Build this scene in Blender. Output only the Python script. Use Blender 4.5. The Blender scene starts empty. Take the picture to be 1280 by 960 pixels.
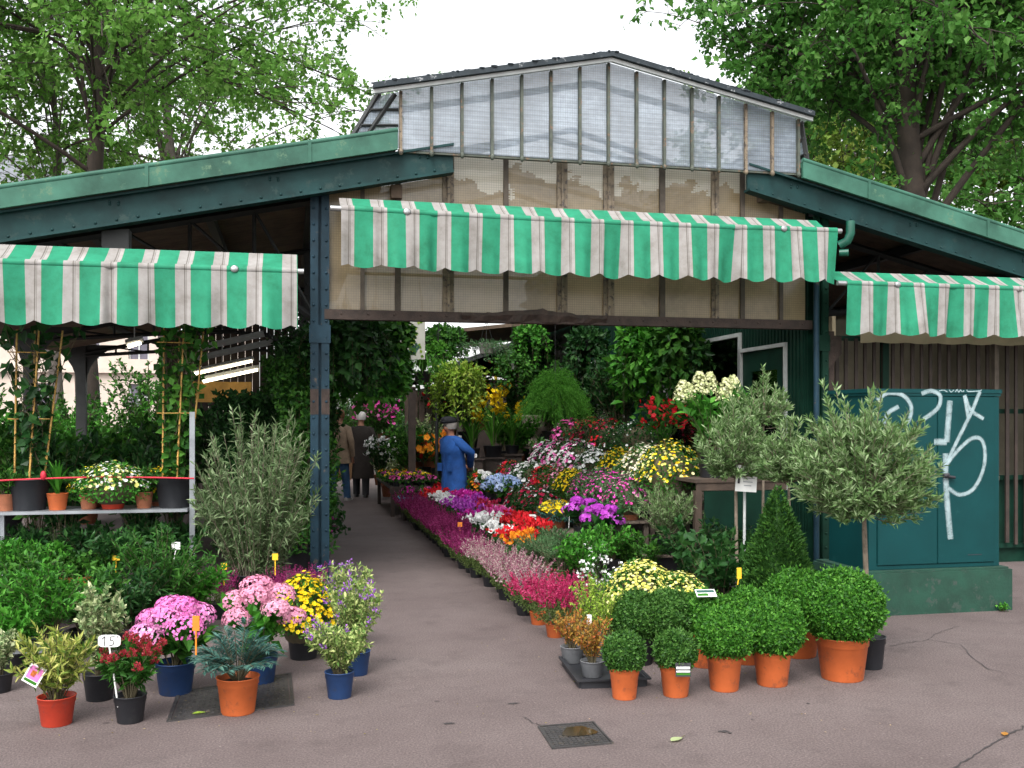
import bpy, bmesh, math, random
import numpy as np
from mathutils import Vector, Matrix
R = math.radians
PI = math.pi
S = bpy.context.scene
COL = S.collection
# ------------------------------------------------------------------ camera geometry
TH = R(12.5); FPX = 1250.0; HZ = 525.0; CH = 1.55
sT, cT = math.sin(TH), math.cos(TH)
def _ray(x, y):
    a = (x - 640) / FPX; b = (HZ - y) / FPX
    return (sT + cT * a, cT - sT * a, b)
def on_z(x, y, z=0.0):
    r = _ray(x, y); d = (z - CH) / r[2]
    return (r[0] * d, r[1] * d, z), d
def on_Y(x, y, Y):
    r = _ray(x, y); d = Y / r[1]
    return (r[0] * d, Y, CH + r[2] * d), d
def on_X(x, y, X):
    r = _ray(x, y); d = X / r[0]
    return (X, r[1] * d, CH + r[2] * d), d
# ------------------------------------------------------------------ geometry accumulator
def nrm(v):
    return v / np.maximum(np.linalg.norm(v, axis=-1, keepdims=True), 1e-9)
class G:
    def __init__(s):
        s.V = []; s.F = []; s.M = []; s.T = []; s.n = 0; s.smooth = []
    def add(s, V, F, mat=0, tint=None, smooth=False):
        V = np.asarray(V, dtype=np.float64).reshape(-1, 3)
        if len(V) == 0: return s
        F = np.asarray(F, dtype=np.int64)
        s.V.append(V)
        s.T.append(np.full(len(V), .5) if tint is None else np.asarray(tint, dtype=np.float64))
        s.F.append(F + s.n); s.M.append(np.full(len(F), mat)); s.smooth.append(np.full(len(F), smooth))
        s.n += len(V); return s
    def box(s, x0, x1, y0, y1, z0, z1, mat=0, tint=None):
        V = [(x0,y0,z0),(x1,y0,z0),(x1,y1,z0),(x0,y1,z0),(x0,y0,z1),(x1,y0,z1),(x1,y1,z1),(x0,y1,z1)]
        F = [(0,3,2,1),(4,5,6,7),(0,1,5,4),(1,2,6,5),(2,3,7,6),(3,0,4,7)]
        return s.add(V, F, mat, None if tint is None else [tint]*8)
    def prism(s, pts, ax, lo, hi, mat=0):
        """polygon pts (2D) extruded along axis ax ('x','y','z')"""
        n = len(pts); V = []
        for q in (lo, hi):
            for (a, b) in pts:
                V.append((q,a,b) if ax=='x' else (a,q,b) if ax=='y' else (a,b,q))
        s.add(V, [(i, (i+1)%n, n+(i+1)%n, n+i) for i in range(n)], mat)
        base = s.n - 2*n
        # caps as fans
        c0 = np.mean(np.array(V[:n]),0); c1 = np.mean(np.array(V[n:]),0)
        s.add(list(V[:n])+[c0], [(i,(i+1)%n,n) for i in range(n)], mat)
        s.add(list(V[n:])+[c1], [((i+1)%n,i,n) for i in range(n)], mat)
        return s
    def lathe(s, prof, seg=24, mat=0, c=(0,0,0), smooth=True, sx=1, sy=1):
        p = np.array(prof, float); k = len(p)
        a = np.arange(seg) * 2*PI/seg
        V = np.stack([p[:,None,0]*np.cos(a)*sx, p[:,None,0]*np.sin(a)*sy, np.repeat(p[:,1:2],seg,1)], -1).reshape(-1,3) + np.array(c)
        F = []
        for i in range(k-1):
            for j in range(seg):
                F.append((i*seg+j, i*seg+(j+1)%seg, (i+1)*seg+(j+1)%seg, (i+1)*seg+j))
        return s.add(V, F, mat, smooth=smooth)
    def tube(s, pts, r, sides=6, mat=0, cap=True, tint=None, smooth=True):
        p = np.array(pts, float); k = len(p)
        r = np.broadcast_to(np.asarray(r, float), (k,))
        t = nrm(np.gradient(p, axis=0))
        ref = np.array([0,0,1.]) if abs(t[0][2]) < .9 else np.array([1.,0,0])
        u = nrm(np.cross(t, ref)); w = np.cross(t, u)
        a = np.arange(sides)*2*PI/sides
        V = p[:,None]+r[:,None,None]*(u[:,None]*np.cos(a)[None,:,None]+w[:,None]*np.sin(a)[None,:,None])
        F = [(i*sides+j, i*sides+(j+1)%sides, (i+1)*sides+(j+1)%sides, (i+1)*sides+j) for i in range(k-1) for j in range(sides)]
        s.add(V.reshape(-1,3), F, mat, None if tint is None else [tint]*(k*sides), smooth)
        if cap:
            for e, o in ((0,1),(k-1,-1)):
                s.add(np.vstack([V[e], p[e:e+1]]), [(j,(j+1)%sides,sides)[::o] for j in range(sides)], mat, None if tint is None else [tint]*(sides+1))
        return s
    def loft(s, rings, mat=0, cap=True, smooth=True, tint=None):
        Rg = np.array(rings, float); k, m = Rg.shape[:2]
        F = [(i*m+j, i*m+(j+1)%m, (i+1)*m+(j+1)%m, (i+1)*m+j) for i in range(k-1) for j in range(m)]
        s.add(Rg.reshape(-1,3), F, mat, tint, smooth)
        if cap:
            for e in (0, k-1):
                s.add(np.vstack([Rg[e], Rg[e].mean(0)[None]]), [(j,(j+1)%m,m) for j in range(m)], mat)
        return s
    def grid(s, P, mat=0, tint=None, smooth=True):
        P = np.array(P, float); a, b = P.shape[:2]
        i, j = np.meshgrid(np.arange(a-1), np.arange(b-1), indexing='ij')
        q = (i*b+j).ravel()
        F = np.stack([q, q+1, q+b+1, q+b], 1)
        return s.add(P.reshape(-1,3), F, mat, None if tint is None else np.asarray(tint).ravel(), smooth)
    def sphere(s, c, r, seg=10, rings=7, mat=0, tint=None):
        r = np.broadcast_to(np.array(r, float), (3,))
        th = np.linspace(.02, PI-.02, rings); a = np.arange(seg)*2*PI/seg
        V = np.stack([np.sin(th)[:,None]*np.cos(a)*r[0], np.sin(th)[:,None]*np.sin(a)*r[1], np.repeat(np.cos(th)[:,None],seg,1)*r[2]], -1)+np.array(c)
        F = [(i*seg+j, (i+1)*seg+j, (i+1)*seg+(j+1)%seg, i*seg+(j+1)%seg) for i in range(rings-1) for j in range(seg)]
        return s.add(V.reshape(-1,3), F, mat, None if tint is None else [tint]*(seg*rings), True)
    # ---- plants
    def leaves(s, P, D, N, L, W, mat=0, tint=None, fold=.12, mid=.45, simple=False):
        n = len(P)
        if n == 0: return s
        D = nrm(D); Sd = nrm(np.cross(D, N)+1e-6); N = np.cross(Sd, D)
        L = np.broadcast_to(np.asarray(L, float), (n,))[:,None]; W = np.broadcast_to(np.asarray(W, float), (n,))[:,None]
        if tint is None: tint = np.full(n, .5)
        b = P; t = P + D*L - N*L*.08
        l = P + D*L*mid + Sd*W*.5 + N*W*fold; r = P + D*L*mid - Sd*W*.5 + N*W*fold
        if simple:
            V = np.stack([b, r, t, l], 1).reshape(-1,3)
            F = np.arange(n)[:,None]*4 + np.array([[0,1,2,3]])
            return s.add(V, F, mat, np.repeat(tint, 4))
        m = P + D*L*(mid+.05) - N*W*fold*.6
        V = np.stack([b, r, t, l, m], 1).reshape(-1,3)
        o = np.arange(n)[:,None]*5
        F = np.vstack([o+np.array([[0,1,2,4]]), o+np.array([[0,4,2,3]])])
        return s.add(V, F, mat, np.repeat(tint, 5))
    def blossoms(s, C, N, Rad, k=6, mat=0, tint=None, rng=None, cup=.25, wid=.55, eye=None):
        n = len(C)
        if n == 0: return s
        N = nrm(N); ref = np.where(np.abs(N[:,2:3])<.9, np.array([[0,0,1.]]), np.array([[1.,0,0]]))
        U = nrm(np.cross(N, ref)); Vv = np.cross(N, U)
        Rad = np.broadcast_to(np.asarray(Rad,float),(n,))
        if tint is None: tint = rng.random(n)
        ph = rng.random(n)*6.28
        a = ph[:,None]+np.arange(k)*2*PI/k
        def at(r, da, z):
            aa = a+da; Rr = (Rad*r)[:,None,None]
            return C[:,None]+Rr*(U[:,None]*np.cos(aa)[...,None]+Vv[:,None]*np.sin(aa)[...,None])+N[:,None]*(Rad*z)[:,None,None]
        dd = wid*2*PI/k
        V = np.stack([at(.06,0,0), at(.72,-dd,cup*.8), at(1.,0,cup), at(.72,dd,cup*.8)],2).reshape(-1,3)
        F = np.arange(n*k)[:,None]*4+np.array([[0,1,2,3]])
        s.add(V, F, mat, np.repeat(tint, 4*k))
        if eye is not None:
            e = C + N*(Rad*.22)[:,None]; q=[]
            for j in range(4):
                q.append(e+(Rad*.24)[:,None]*(U*math.cos(j*PI/2)+Vv*math.sin(j*PI/2)))
            s.add(np.stack(q,1).reshape(-1,3), np.arange(n)[:,None]*4+np.array([[0,1,2,3]]), eye, np.full(4*n,.5))
        return s
    def stems(s, A, B, C, r0, r1, mat=1, k=5, sides=3, tint=.5):
        """bezier stems A->C with control B; arrays (n,3)"""
        n = len(A)
        if n == 0: return s
        t = np.linspace(0,1,k)[None,:,None]
        P = (1-t)**2*A[:,None]+2*t*(1-t)*B[:,None]+t*t*C[:,None]
        T = nrm(np.gradient(P, axis=1))
        ref = np.array([.31,.95,.05]); U = nrm(np.cross(T, ref)); W = np.cross(T, U)
        r0 = np.broadcast_to(np.asarray(r0,float),(n,)); r1 = np.broadcast_to(np.asarray(r1,float),(n,))
        rr = r0[:,None]+(r1-r0)[:,None]*np.linspace(0,1,k)[None]
        a = np.arange(sides)*2*PI/sides
        V = P[:,:,None]+rr[:,:,None,None]*(U[:,:,None]*np.cos(a)[:,None]+W[:,:,None]*np.sin(a)[:,None])
        q = np.arange(n)[:,None,None]*(k*sides)+np.arange(k-1)[None,:,None]*sides
        j = np.arange(sides)[None,None,:]; j2=(j+1)%sides
        F = np.stack([q+j, q+j2, q+sides+j2, q+sides+j], -1).reshape(-1,4)
        return s.add(V.reshape(-1,3), F, mat, np.full(n*k*sides, tint), True)
    def build(s, name, mats, parent=None, off=None):
        me = bpy.data.meshes.new(name)
        V = np.vstack(s.V)
        if off is not None: V = V - np.array(off)
        me.vertices.add(len(V)); me.vertices.foreach_set('co', V.ravel())
        tot = np.concatenate([np.full(len(f), f.shape[1]) for f in s.F])
        lv = np.concatenate([f.ravel() for f in s.F])
        me.loops.add(len(lv)); me.loops.foreach_set('vertex_index', lv.astype(np.int32))
        me.polygons.add(len(tot)); st = np.concatenate([[0], np.cumsum(tot)[:-1]])
        me.polygons.foreach_set('loop_start', st.astype(np.int32))
        try: me.polygons.foreach_set('loop_total', tot.astype(np.int32))
        except Exception: pass
        me.polygons.foreach_set('material_index', np.concatenate(s.M).astype(np.int32))
        me.polygons.foreach_set('use_smooth', np.concatenate(s.smooth))
        at = me.attributes.new('tint', 'FLOAT', 'POINT'); at.data.foreach_set('value', np.concatenate(s.T).astype(np.float32))
        for m in (mats if isinstance(mats, (list, tuple)) else [mats]): me.materials.append(m)
        me.update(calc_edges=True); me.validate()
        o = bpy.data.objects.new(name, me); COL.objects.link(o)
        if parent is not None: o.parent = parent
        return o
# ------------------------------------------------------------------ things
def props(o, label=None, cat=None, group=None, kind=None):
    if label: o['label'] = label
    if cat: o['category'] = cat
    if group: o['group'] = group
    if kind: o['kind'] = kind
    return o
def thing(name, label, cat, loc=(0,0,0), rz=0, group=None, scale=1):
    o = bpy.data.objects.new(name, None); COL.objects.link(o)
    o.location = loc; o.rotation_euler = (0,0,rz); o.empty_display_size = .1
    o.scale = (scale,)*3 if not isinstance(scale, tuple) else scale
    return props(o, label, cat, group)
KIDS = {}
def kids(o):
    return [c for c in COL.objects if c.parent == o]
def dup(src, loc, rz=0, scale=None, label=None, group=None):
    r = src.copy(); COL.objects.link(r); r.location = loc; r.rotation_euler = (0,0,rz)
    if scale is not None: r.scale = (scale,)*3
    if label: r['label'] = label
    if group: r['group'] = group
    elif 'group' in r: del r['group']
    for ch in kids(src):
        c = ch.copy(); COL.objects.link(c); c.parent = r
        for g in kids(ch):
            d = g.copy(); COL.objects.link(d); d.parent = c
    return r
# ------------------------------------------------------------------ materials
def _nt(name):
    m = bpy.data.materials.new(name); m.use_nodes = True
    nt = m.node_tree; b = nt.nodes['Principled BSDF']
    return m, nt, b
def N(nt, t, **kw):
    n = nt.nodes.new(t)
    for k, v in kw.items(): setattr(n, k, v)
    return n
def ramp(nt, stops, interp='LINEAR'):
    r = N(nt, 'ShaderNodeValToRGB'); r.color_ramp.interpolation = interp
    e = r.color_ramp.elements
    while len(e) < len(stops): e.new(.5)
    for q, (p, c) in zip(e, stops): q.position = p; q.color = (*c, 1) if len(c)==3 else c
    return r
def math_(nt, op, a, b=None):
    n = N(nt, 'ShaderNodeMath', operation=op)
    for i, v in enumerate((a, b)):
        if v is None: continue
        if isinstance(v, (int, float)): n.inputs[i].default_value = v
        else: nt.links.new(v, n.inputs[i])
    return n.outputs[0]
def mixc(nt, fac, a, b):
    n = N(nt, 'ShaderNodeMix', data_type='RGBA')
    for i, v in ((0, fac), (6, a), (7, b)):
        if isinstance(v, (int, float)): n.inputs[i].default_value = v
        elif isinstance(v, tuple): n.inputs[i].default_value = (*v, 1)
        else: nt.links.new(v, n.inputs[i])
    return n.outputs[2]
def coord(nt, kind='Object'):
    return N(nt, 'ShaderNodeTexCoord').outputs[kind]
def noise(nt, sc, det=4, vec=None, rough=.6):
    n = N(nt, 'ShaderNodeTexNoise'); n.inputs['Scale'].default_value = sc; n.inputs['Detail'].default_value = det
    n.inputs['Roughness'].default_value = rough
    if vec is None: vec = N(nt,'ShaderNodeNewGeometry').outputs['Position']
    nt.links.new(vec, n.inputs['Vector']); return n.outputs['Fac']
def plain(name, c, rough=.6, metal=0., var=.25, sc=6., bump=0., bsc=40., spec=.5, c2=None, thr=.62, wear=None):
    m, nt, b = _nt(name)
    f = noise(nt, sc, 5)
    lo = tuple(x*(1-var) for x in c); hi = tuple(min(1,x*(1+var)) for x in c)
    r = ramp(nt, [(.3, lo), (.7, hi)]); nt.links.new(f, r.inputs[0]); out = r.outputs[0]
    if c2 is not None:
        f2 = noise(nt, wear or sc*2.3, 8, rough=.7)
        r2 = ramp(nt, [(thr-.04,(0,0,0)),(thr+.04,(1,1,1))]); nt.links.new(f2, r2.inputs[0])
        out = mixc(nt, r2.outputs[0], out, c2)
    nt.links.new(out, b.inputs['Base Color'])
    b.inputs['Roughness'].default_value = rough; b.inputs['Metallic'].default_value = metal
    b.inputs['Specular IOR Level'].default_value = spec
    if bump:
        bn = N(nt,'ShaderNodeBump'); bn.inputs['Strength'].default_value = bump; bn.inputs['Distance'].default_value=.01
        nt.links.new(noise(nt, bsc, 6), bn.inputs['Height']); nt.links.new(bn.outputs[0], b.inputs['Normal'])
    return m
def leafm(name, c1, c2, c3=None, rough=.5, trans=.3, spec=.2):
    """per-leaf natural colour spread from the tint attribute"""
    m, nt, b = _nt(name)
    a = N(nt,'ShaderNodeAttribute'); a.attribute_name = 'tint'
    st = [(0,c1),(1,c2)] if c3 is None else [(0,c1),(.6,c2),(1,c3)]
    r = ramp(nt, st); nt.links.new(a.outputs['Fac'], r.inputs[0])
    nt.links.new(r.outputs[0], b.inputs['Base Color']); b.inputs['Roughness'].default_value = rough
    b.inputs['Specular IOR Level'].default_value = spec
    tr = N(nt,'ShaderNodeBsdfTranslucent'); nt.links.new(r.outputs[0], tr.inputs[0])
    mx = N(nt,'ShaderNodeMixShader'); mx.inputs[0].default_value = trans
    nt.links.new(b.outputs[0], mx.inputs[1]); nt.links.new(tr.outputs[0], mx.inputs[2])
    nt.links.new(mx.outputs[0], nt.nodes['Material Output'].inputs[0]); return m
def petal(name, c1, c2, c3=None, trans=.25):
    return leafm(name, c1, c2, c3, rough=.6, trans=trans, spec=.2)
rng = np.random.default_rng(7); random.seed(7)
# ------------------------------------------------------------------ materials of the setting
def asphalt():
    m, nt, b = _nt('asphalt')
    big = noise(nt, .45, 7, rough=.68); fine = noise(nt, 95, 3, rough=.75); mid = noise(nt, 3.2, 8, rough=.72); sp2 = noise(nt, 38, 2)
    r = ramp(nt, [(.3,(.090,.069,.067)),(.5,(.120,.095,.092)),(.70,(.148,.121,.117))]); nt.links.new(big, r.inputs[0])
    g_ = ramp(nt, [(.36,(.55,.54,.54)),(.5,(1,1,1)),(.66,(1.6,1.57,1.54))]); nt.links.new(fine, g_.inputs[0])
    mu = N(nt,'ShaderNodeMix', data_type='RGBA', blend_type='MULTIPLY'); mu.inputs[0].default_value=.8
    nt.links.new(r.outputs[0], mu.inputs[6]); nt.links.new(g_.outputs[0], mu.inputs[7])
    st = ramp(nt, [(.52,(0,0,0)),(.70,(1,1,1))]); nt.links.new(mid, st.inputs[0])
    c = mixc(nt, math_(nt,'MULTIPLY', st.outputs[0], .40), mu.outputs[2], (.052,.041,.040))
    pale = ramp(nt, [(.70,(0,0,0)),(.74,(1,1,1))]); nt.links.new(sp2, pale.inputs[0])
    c = mixc(nt, math_(nt,'MULTIPLY', pale.outputs[0], .5), c, (.24,.215,.20))
    vo = N(nt,'ShaderNodeTexVoronoi'); vo.inputs['Scale'].default_value=1.7; nt.links.new(N(nt,'ShaderNodeNewGeometry').outputs['Position'], vo.inputs['Vector'])
    gum = math_(nt,'LESS_THAN', vo.outputs['Distance'], .030)
    c = mixc(nt, math_(nt,'MULTIPLY', gum, .6), c, (.035,.028,.028))
    nt.links.new(c, b.inputs['Base Color'])
    b.inputs['Roughness'].default_value = .8; b.inputs['Specular IOR Level'].default_value = .22
    bn = N(nt,'ShaderNodeBump'); bn.inputs['Strength'].default_value=.7; bn.inputs['Distance'].default_value=.006
    nt.links.new(fine, bn.inputs['Height']); nt.links.new(bn.outputs[0], b.inputs['Normal']); return m
def wire_glass(name, clear, tan=None, patches=False, ribs=True, clearness=.36):
    """wired glass: grid of wires; alpha mixes see-through with a dusty film"""
    m, nt, b = _nt(name)
    pos = N(nt,'ShaderNodeNewGeometry').outputs['Position']
    sx = N(nt,'ShaderNodeSeparateXYZ'); nt.links.new(pos, sx.inputs[0])
    cell = .0225
    def line(o, w): 
        fr = math_(nt,'FRACT', math_(nt,'DIVIDE', o, cell)); return math_(nt,'LESS_THAN', fr, w)
    wires = math_(nt,'MAXIMUM', line(sx.outputs[0], .2), line(sx.outputs[2], .2))
    sn = N(nt,'ShaderNodeVectorMath', operation='SNAP'); nt.links.new(pos, sn.inputs[0]); sn.inputs[1].default_value=(cell,cell*8,cell)
    dirt = noise(nt, 2.2, 7, rough=.7)
    if patches:
        pn = noise(nt, 2.6, 3, sn.outputs[0]); hz = N(nt,'ShaderNodeMapRange'); hz.inputs[1].default_value=3.35; hz.inputs[2].default_value=4.0
        hz.inputs[3].default_value=-.5; hz.inputs[4].default_value=.16; nt.links.new(sx.outputs[2], hz.inputs[0])
        peel = math_(nt,'GREATER_THAN', math_(nt,'ADD', pn, hz.outputs[0]), .465)
        r = ramp(nt, [(.3,tuple(x*.62 for x in tan)),(.55,tan),(.75,tuple(x*1.12 for x in tan))]); nt.links.new(dirt, r.inputs[0])
        c = mixc(nt, peel, r.outputs[0], (.56,.51,.41)); 
    else:
        r = ramp(nt, [(.3,tuple(x*.6 for x in clear)),(.52,clear),(.72,tuple(min(.8,x*1.7) for x in clear))]); nt.links.new(dirt, r.inputs[0]); c = r.outputs[0]
    c = mixc(nt, math_(nt,'MULTIPLY', wires, .4), c, (.13,.11,.08))
    nt.links.new(c, b.inputs['Base Color']); b.inputs['Roughness'].default_value=.22; b.inputs['Specular IOR Level'].default_value=.6
    if ribs:
        wv = N(nt,'ShaderNodeTexWave'); wv.bands_direction='Z'; wv.inputs['Scale'].default_value=6.5; wv.inputs['Distortion'].default_value=1.2
        nt.links.new(pos, wv.inputs['Vector'])
        bn = N(nt,'ShaderNodeBump'); bn.inputs['Strength'].default_value=.3; bn.inputs['Distance'].default_value=.008
        nt.links.new(wv.outputs['Fac'], bn.inputs['Height']); nt.links.new(bn.outputs[0], b.inputs['Normal'])
    tr = N(nt,'ShaderNodeBsdfTransparent'); tl = N(nt,'ShaderNodeBsdfTranslucent'); nt.links.new(c, tl.inputs[0])
    m1 = N(nt,'ShaderNodeMixShader'); m1.inputs[0].default_value=.5; nt.links.new(b.outputs[0], m1.inputs[1]); nt.links.new(tl.outputs[0], m1.inputs[2])
    m2 = N(nt,'ShaderNodeMixShader'); m2.inputs[0].default_value = clearness if not patches else .03
    nt.links.new(m1.outputs[0], m2.inputs[1]); nt.links.new(tr.outputs[0], m2.inputs[2])
    nt.links.new(m2.outputs[0], nt.nodes['Material Output'].inputs[0]); return m
def window_glass():
    m, nt, b = _nt('window_glass')
    gl = N(nt,'ShaderNodeBsdfGlossy'); gl.inputs['Roughness'].default_value=.05; gl.inputs[0].default_value=(.8,.8,.8,1)
    tr = N(nt,'ShaderNodeBsdfTransparent'); tr.inputs[0].default_value=(.8,.86,.82,1)
    mx = N(nt,'ShaderNodeMixShader'); fr = N(nt,'ShaderNodeFresnel'); fr.inputs[0].default_value=1.5
    nt.links.new(math_(nt,'ADD', fr.outputs[0], .06), mx.inputs[0]); nt.links.new(tr.outputs[0], mx.inputs[1]); nt.links.new(gl.outputs[0], mx.inputs[2])
    nt.links.new(mx.outputs[0], nt.nodes['Material Output'].inputs[0]); return m
def stripes():
    m, nt, b = _nt('striped_awning_cloth')
    a = N(nt,'ShaderNodeAttribute'); a.attribute_name='tint'
    fr = math_(nt,'FRACT', a.outputs['Fac'])
    g = (.033,.31,.178); w = (.40,.38,.375); d=(.20,.185,.17)
    r = ramp(nt, [(0,g),(.55,w),(.565,w),(.80,d),(.83,w),(.86,d),(.875,(.45,.43,.425)),(.98,(.05,.3,.16))],'CONSTANT')
    nt.links.new(fr, r.inputs[0])
    dirt = noise(nt, 5, 7, rough=.7); q = ramp(nt, [(.28,(.58,.56,.51)),(.5,(.86,.85,.82)),(.7,(1.05,1.05,1.04))]); nt.links.new(dirt, q.inputs[0])
    mu = N(nt,'ShaderNodeMix', data_type='RGBA', blend_type='MULTIPLY'); mu.inputs[0].default_value=1
    nt.links.new(r.outputs[0], mu.inputs[6]); nt.links.new(q.outputs[0], mu.inputs[7])
    nt.links.new(mu.outputs[2], b.inputs['Base Color']); b.inputs['Roughness'].default_value=.75; b.inputs['Specular IOR Level'].default_value=.25
    bn = N(nt,'ShaderNodeBump'); bn.inputs['Strength'].default_value=.25; bn.inputs['Distance'].default_value=.02
    nt.links.new(noise(nt, 9, 4), bn.inputs['Height']); nt.links.new(bn.outputs[0], b.inputs['Normal'])
    tl = N(nt,'ShaderNodeBsdfTranslucent'); nt.links.new(mu.outputs[2], tl.inputs[0])
    mx = N(nt,'ShaderNodeMixShader'); mx.inputs[0].default_value=.3; nt.links.new(b.outputs[0], mx.inputs[1]); nt.links.new(tl.outputs[0], mx.inputs[2])
    nt.links.new(mx.outputs[0], nt.nodes['Material Output'].inputs[0]); return m
def emit(name, c, st):
    m, nt, b = _nt(name); b.inputs['Emission Color'].default_value=(*c,1); b.inputs['Emission Strength'].default_value=st
    b.inputs['Base Color'].default_value=(.8,.8,.8,1); return m
def spraymat():
    m, nt, b = _nt('white_spray_paint'); b.inputs['Base Color'].default_value=(.42,.54,.56,1); b.inputs['Roughness'].default_value=.7
    a=N(nt,'ShaderNodeAttribute'); a.attribute_name='tint'; nz=noise(nt,16,5,rough=.7)
    f=math_(nt,'MULTIPLY', a.outputs['Fac'], math_(nt,'ADD', math_(nt,'MULTIPLY',nz,1.1), .02)); f=math_(nt,'MINIMUM', f, .66)
    tr=N(nt,'ShaderNodeBsdfTransparent'); mx=N(nt,'ShaderNodeMixShader'); nt.links.new(f,mx.inputs[0]); nt.links.new(tr.outputs[0],mx.inputs[1]); nt.links.new(b.outputs[0],mx.inputs[2])
    nt.links.new(mx.outputs[0], nt.nodes['Material Output'].inputs[0]); return m
M = {
 'asphalt': asphalt(),
 'zinc_green': plain('weathered_green_roof_metal', (.036,.108,.076), .6, .0, .4, 2.5, .15, 20, spec=.2, c2=(.09,.16,.10), thr=.63),
 'teal_paint': plain('dark_teal_steel_paint', (.007,.031,.031), .55, 0, .4, 3, .1, 30, c2=(.022,.045,.042), thr=.62, spec=.18),
 'blue_paint': plain('slate_blue_column_paint', (.010,.030,.046), .55, 0, .35, 5, .15, 40, spec=.2, c2=(.09,.07,.055), thr=.66),
 'rust': plain('brown_rust', (.034,.021,.016), .8, 0, .45, 12, .4, 60),
 'soffit': plain('brown_soffit_boards', (.11,.075,.05), .8, 0, .35, 5, .2, 30),
 'dark_iron': plain('blackened_iron', (.018,.02,.02), .6, 0, .4, 6),
 'mullion': plain('worn_tan_glazing_bar', (.16,.125,.085), .75, 0, .4, 9, .3, 60, c2=(.05,.04,.035), thr=.56),
 'mullion_dark': plain('brown_glazing_bar', (.055,.042,.03), .75, 0, .4, 9, .3, 60),
 'bar_green': plain('mossy_lantern_bar', (.055,.065,.05), .7, 0, .4, 8, .2, 50, c2=(.16,.09,.05), thr=.6),
 'capping': plain('peeling_grey_capping', (.028,.036,.042), .7, 0, .3, 6, .3, 40, c2=(.30,.31,.32), thr=.63, spec=.2),
 'lantern_glass': wire_glass('wired_lantern_glass', (.30,.355,.42), clearness=.14),
 'roof_glass': wire_glass('dusty_roof_glass', (.60,.64,.66), clearness=.88),
 'tan_glass': wire_glass('yellowed_wired_glass', (.4,.36,.28), tan=(.33,.25,.145), patches=True, ribs=False),
 'kiosk_green': plain('dark_green_kiosk_paint', (.004,.026,.016), .6, 0, .35, 4, .1, 30, spec=.15),
 'frame_white': plain('pale_grey_frame_paint', (.42,.44,.43), .5, 0, .15, 8, c2=(.2,.2,.18), thr=.66),
 'glass': window_glass(),
 'beige': plain('beige_board', (.36,.29,.19), .8, 0, .2, 3),
 'bright_green_paint': plain('bright_green_pipe_paint', (.008,.085,.055), .4, 0, .25, 6),
 'cloth': stripes(),
 'steel': plain('galvanised_steel', (.28,.30,.32), .4, .6, .2, 6, .1, 60),
 'steel_bar': plain('awning_roller_steel', (.35,.36,.36), .35, .7, .2, 9),
 'wood': plain('weathered_brown_wood', (.062,.042,.030), .75, 0, .4, 9, .3, 50),
 'wood_grey': plain('greyed_wooden_board', (.115,.09,.07), .8, 0, .35, 7, .3, 50),
 'wood_dark': plain('dark_stained_wood', (.034,.022,.017), .7, 0, .4, 8, .2, 50),
 'cab': plain('teal_cabinet_paint', (.002,.038,.040), .55, 0, .14, 2.5, .06, 25, c2=(.008,.055,.056), thr=.66, spec=.18),
 'plinth': plain('green_painted_concrete', (.005,.040,.024), .8, 0, .3, 5, .3, 30, c2=(.03,.05,.04), thr=.62),
 'spray': spraymat(),
 'white': plain('white_plastic', (.72,.72,.70), .4, 0, .06, 10),
 'ink': plain('black_ink', (.02,.02,.025), .6),
 'trunk': plain('brown_tree_bark', (.034,.024,.018), .9, 0, .4, 4, .6, 18),
 'trunk_grey': plain('grey_plane_tree_bark', (.11,.092,.08), .9, 0, .35, 2, .4, 12),
 'stone': plain('pale_cut_stone', (.50,.42,.36), .85, 0, .12, 1.2, .1, 8),
 'slate': plain('grey_roof_slate', (.13,.14,.16), .6, 0, .2, 2),
 'pane_dark': plain('distant_window_pane', (.10,.09,.12), .2, 0, .3, 1),
 'cast': plain('cast_iron_cover', (.055,.052,.052), .5, .4, .3, 9, .4, 60, c2=(.10,.085,.07), thr=.6),
 'puddle': plain('muddy_puddle', (.035,.025,.012), .08, 0, .3, 30, 0),
 'crack': plain('dark_crack_fill', (.035,.03,.03), .9),
 'cord': plain('red_cord', (.45,.01,.03), .6),
 'tube_lit': emit('lit_fluorescent_tube', (1,.86,.62), 4.0),
}
# ------------------------------------------------------------------ ground
g = G(); g.grid([[(x,y,0) for x in (-150,-20,20,150)] for y in (-60,0,40,200)], smooth=False)
props(g.build('ground', M['asphalt']), kind='structure')
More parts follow.
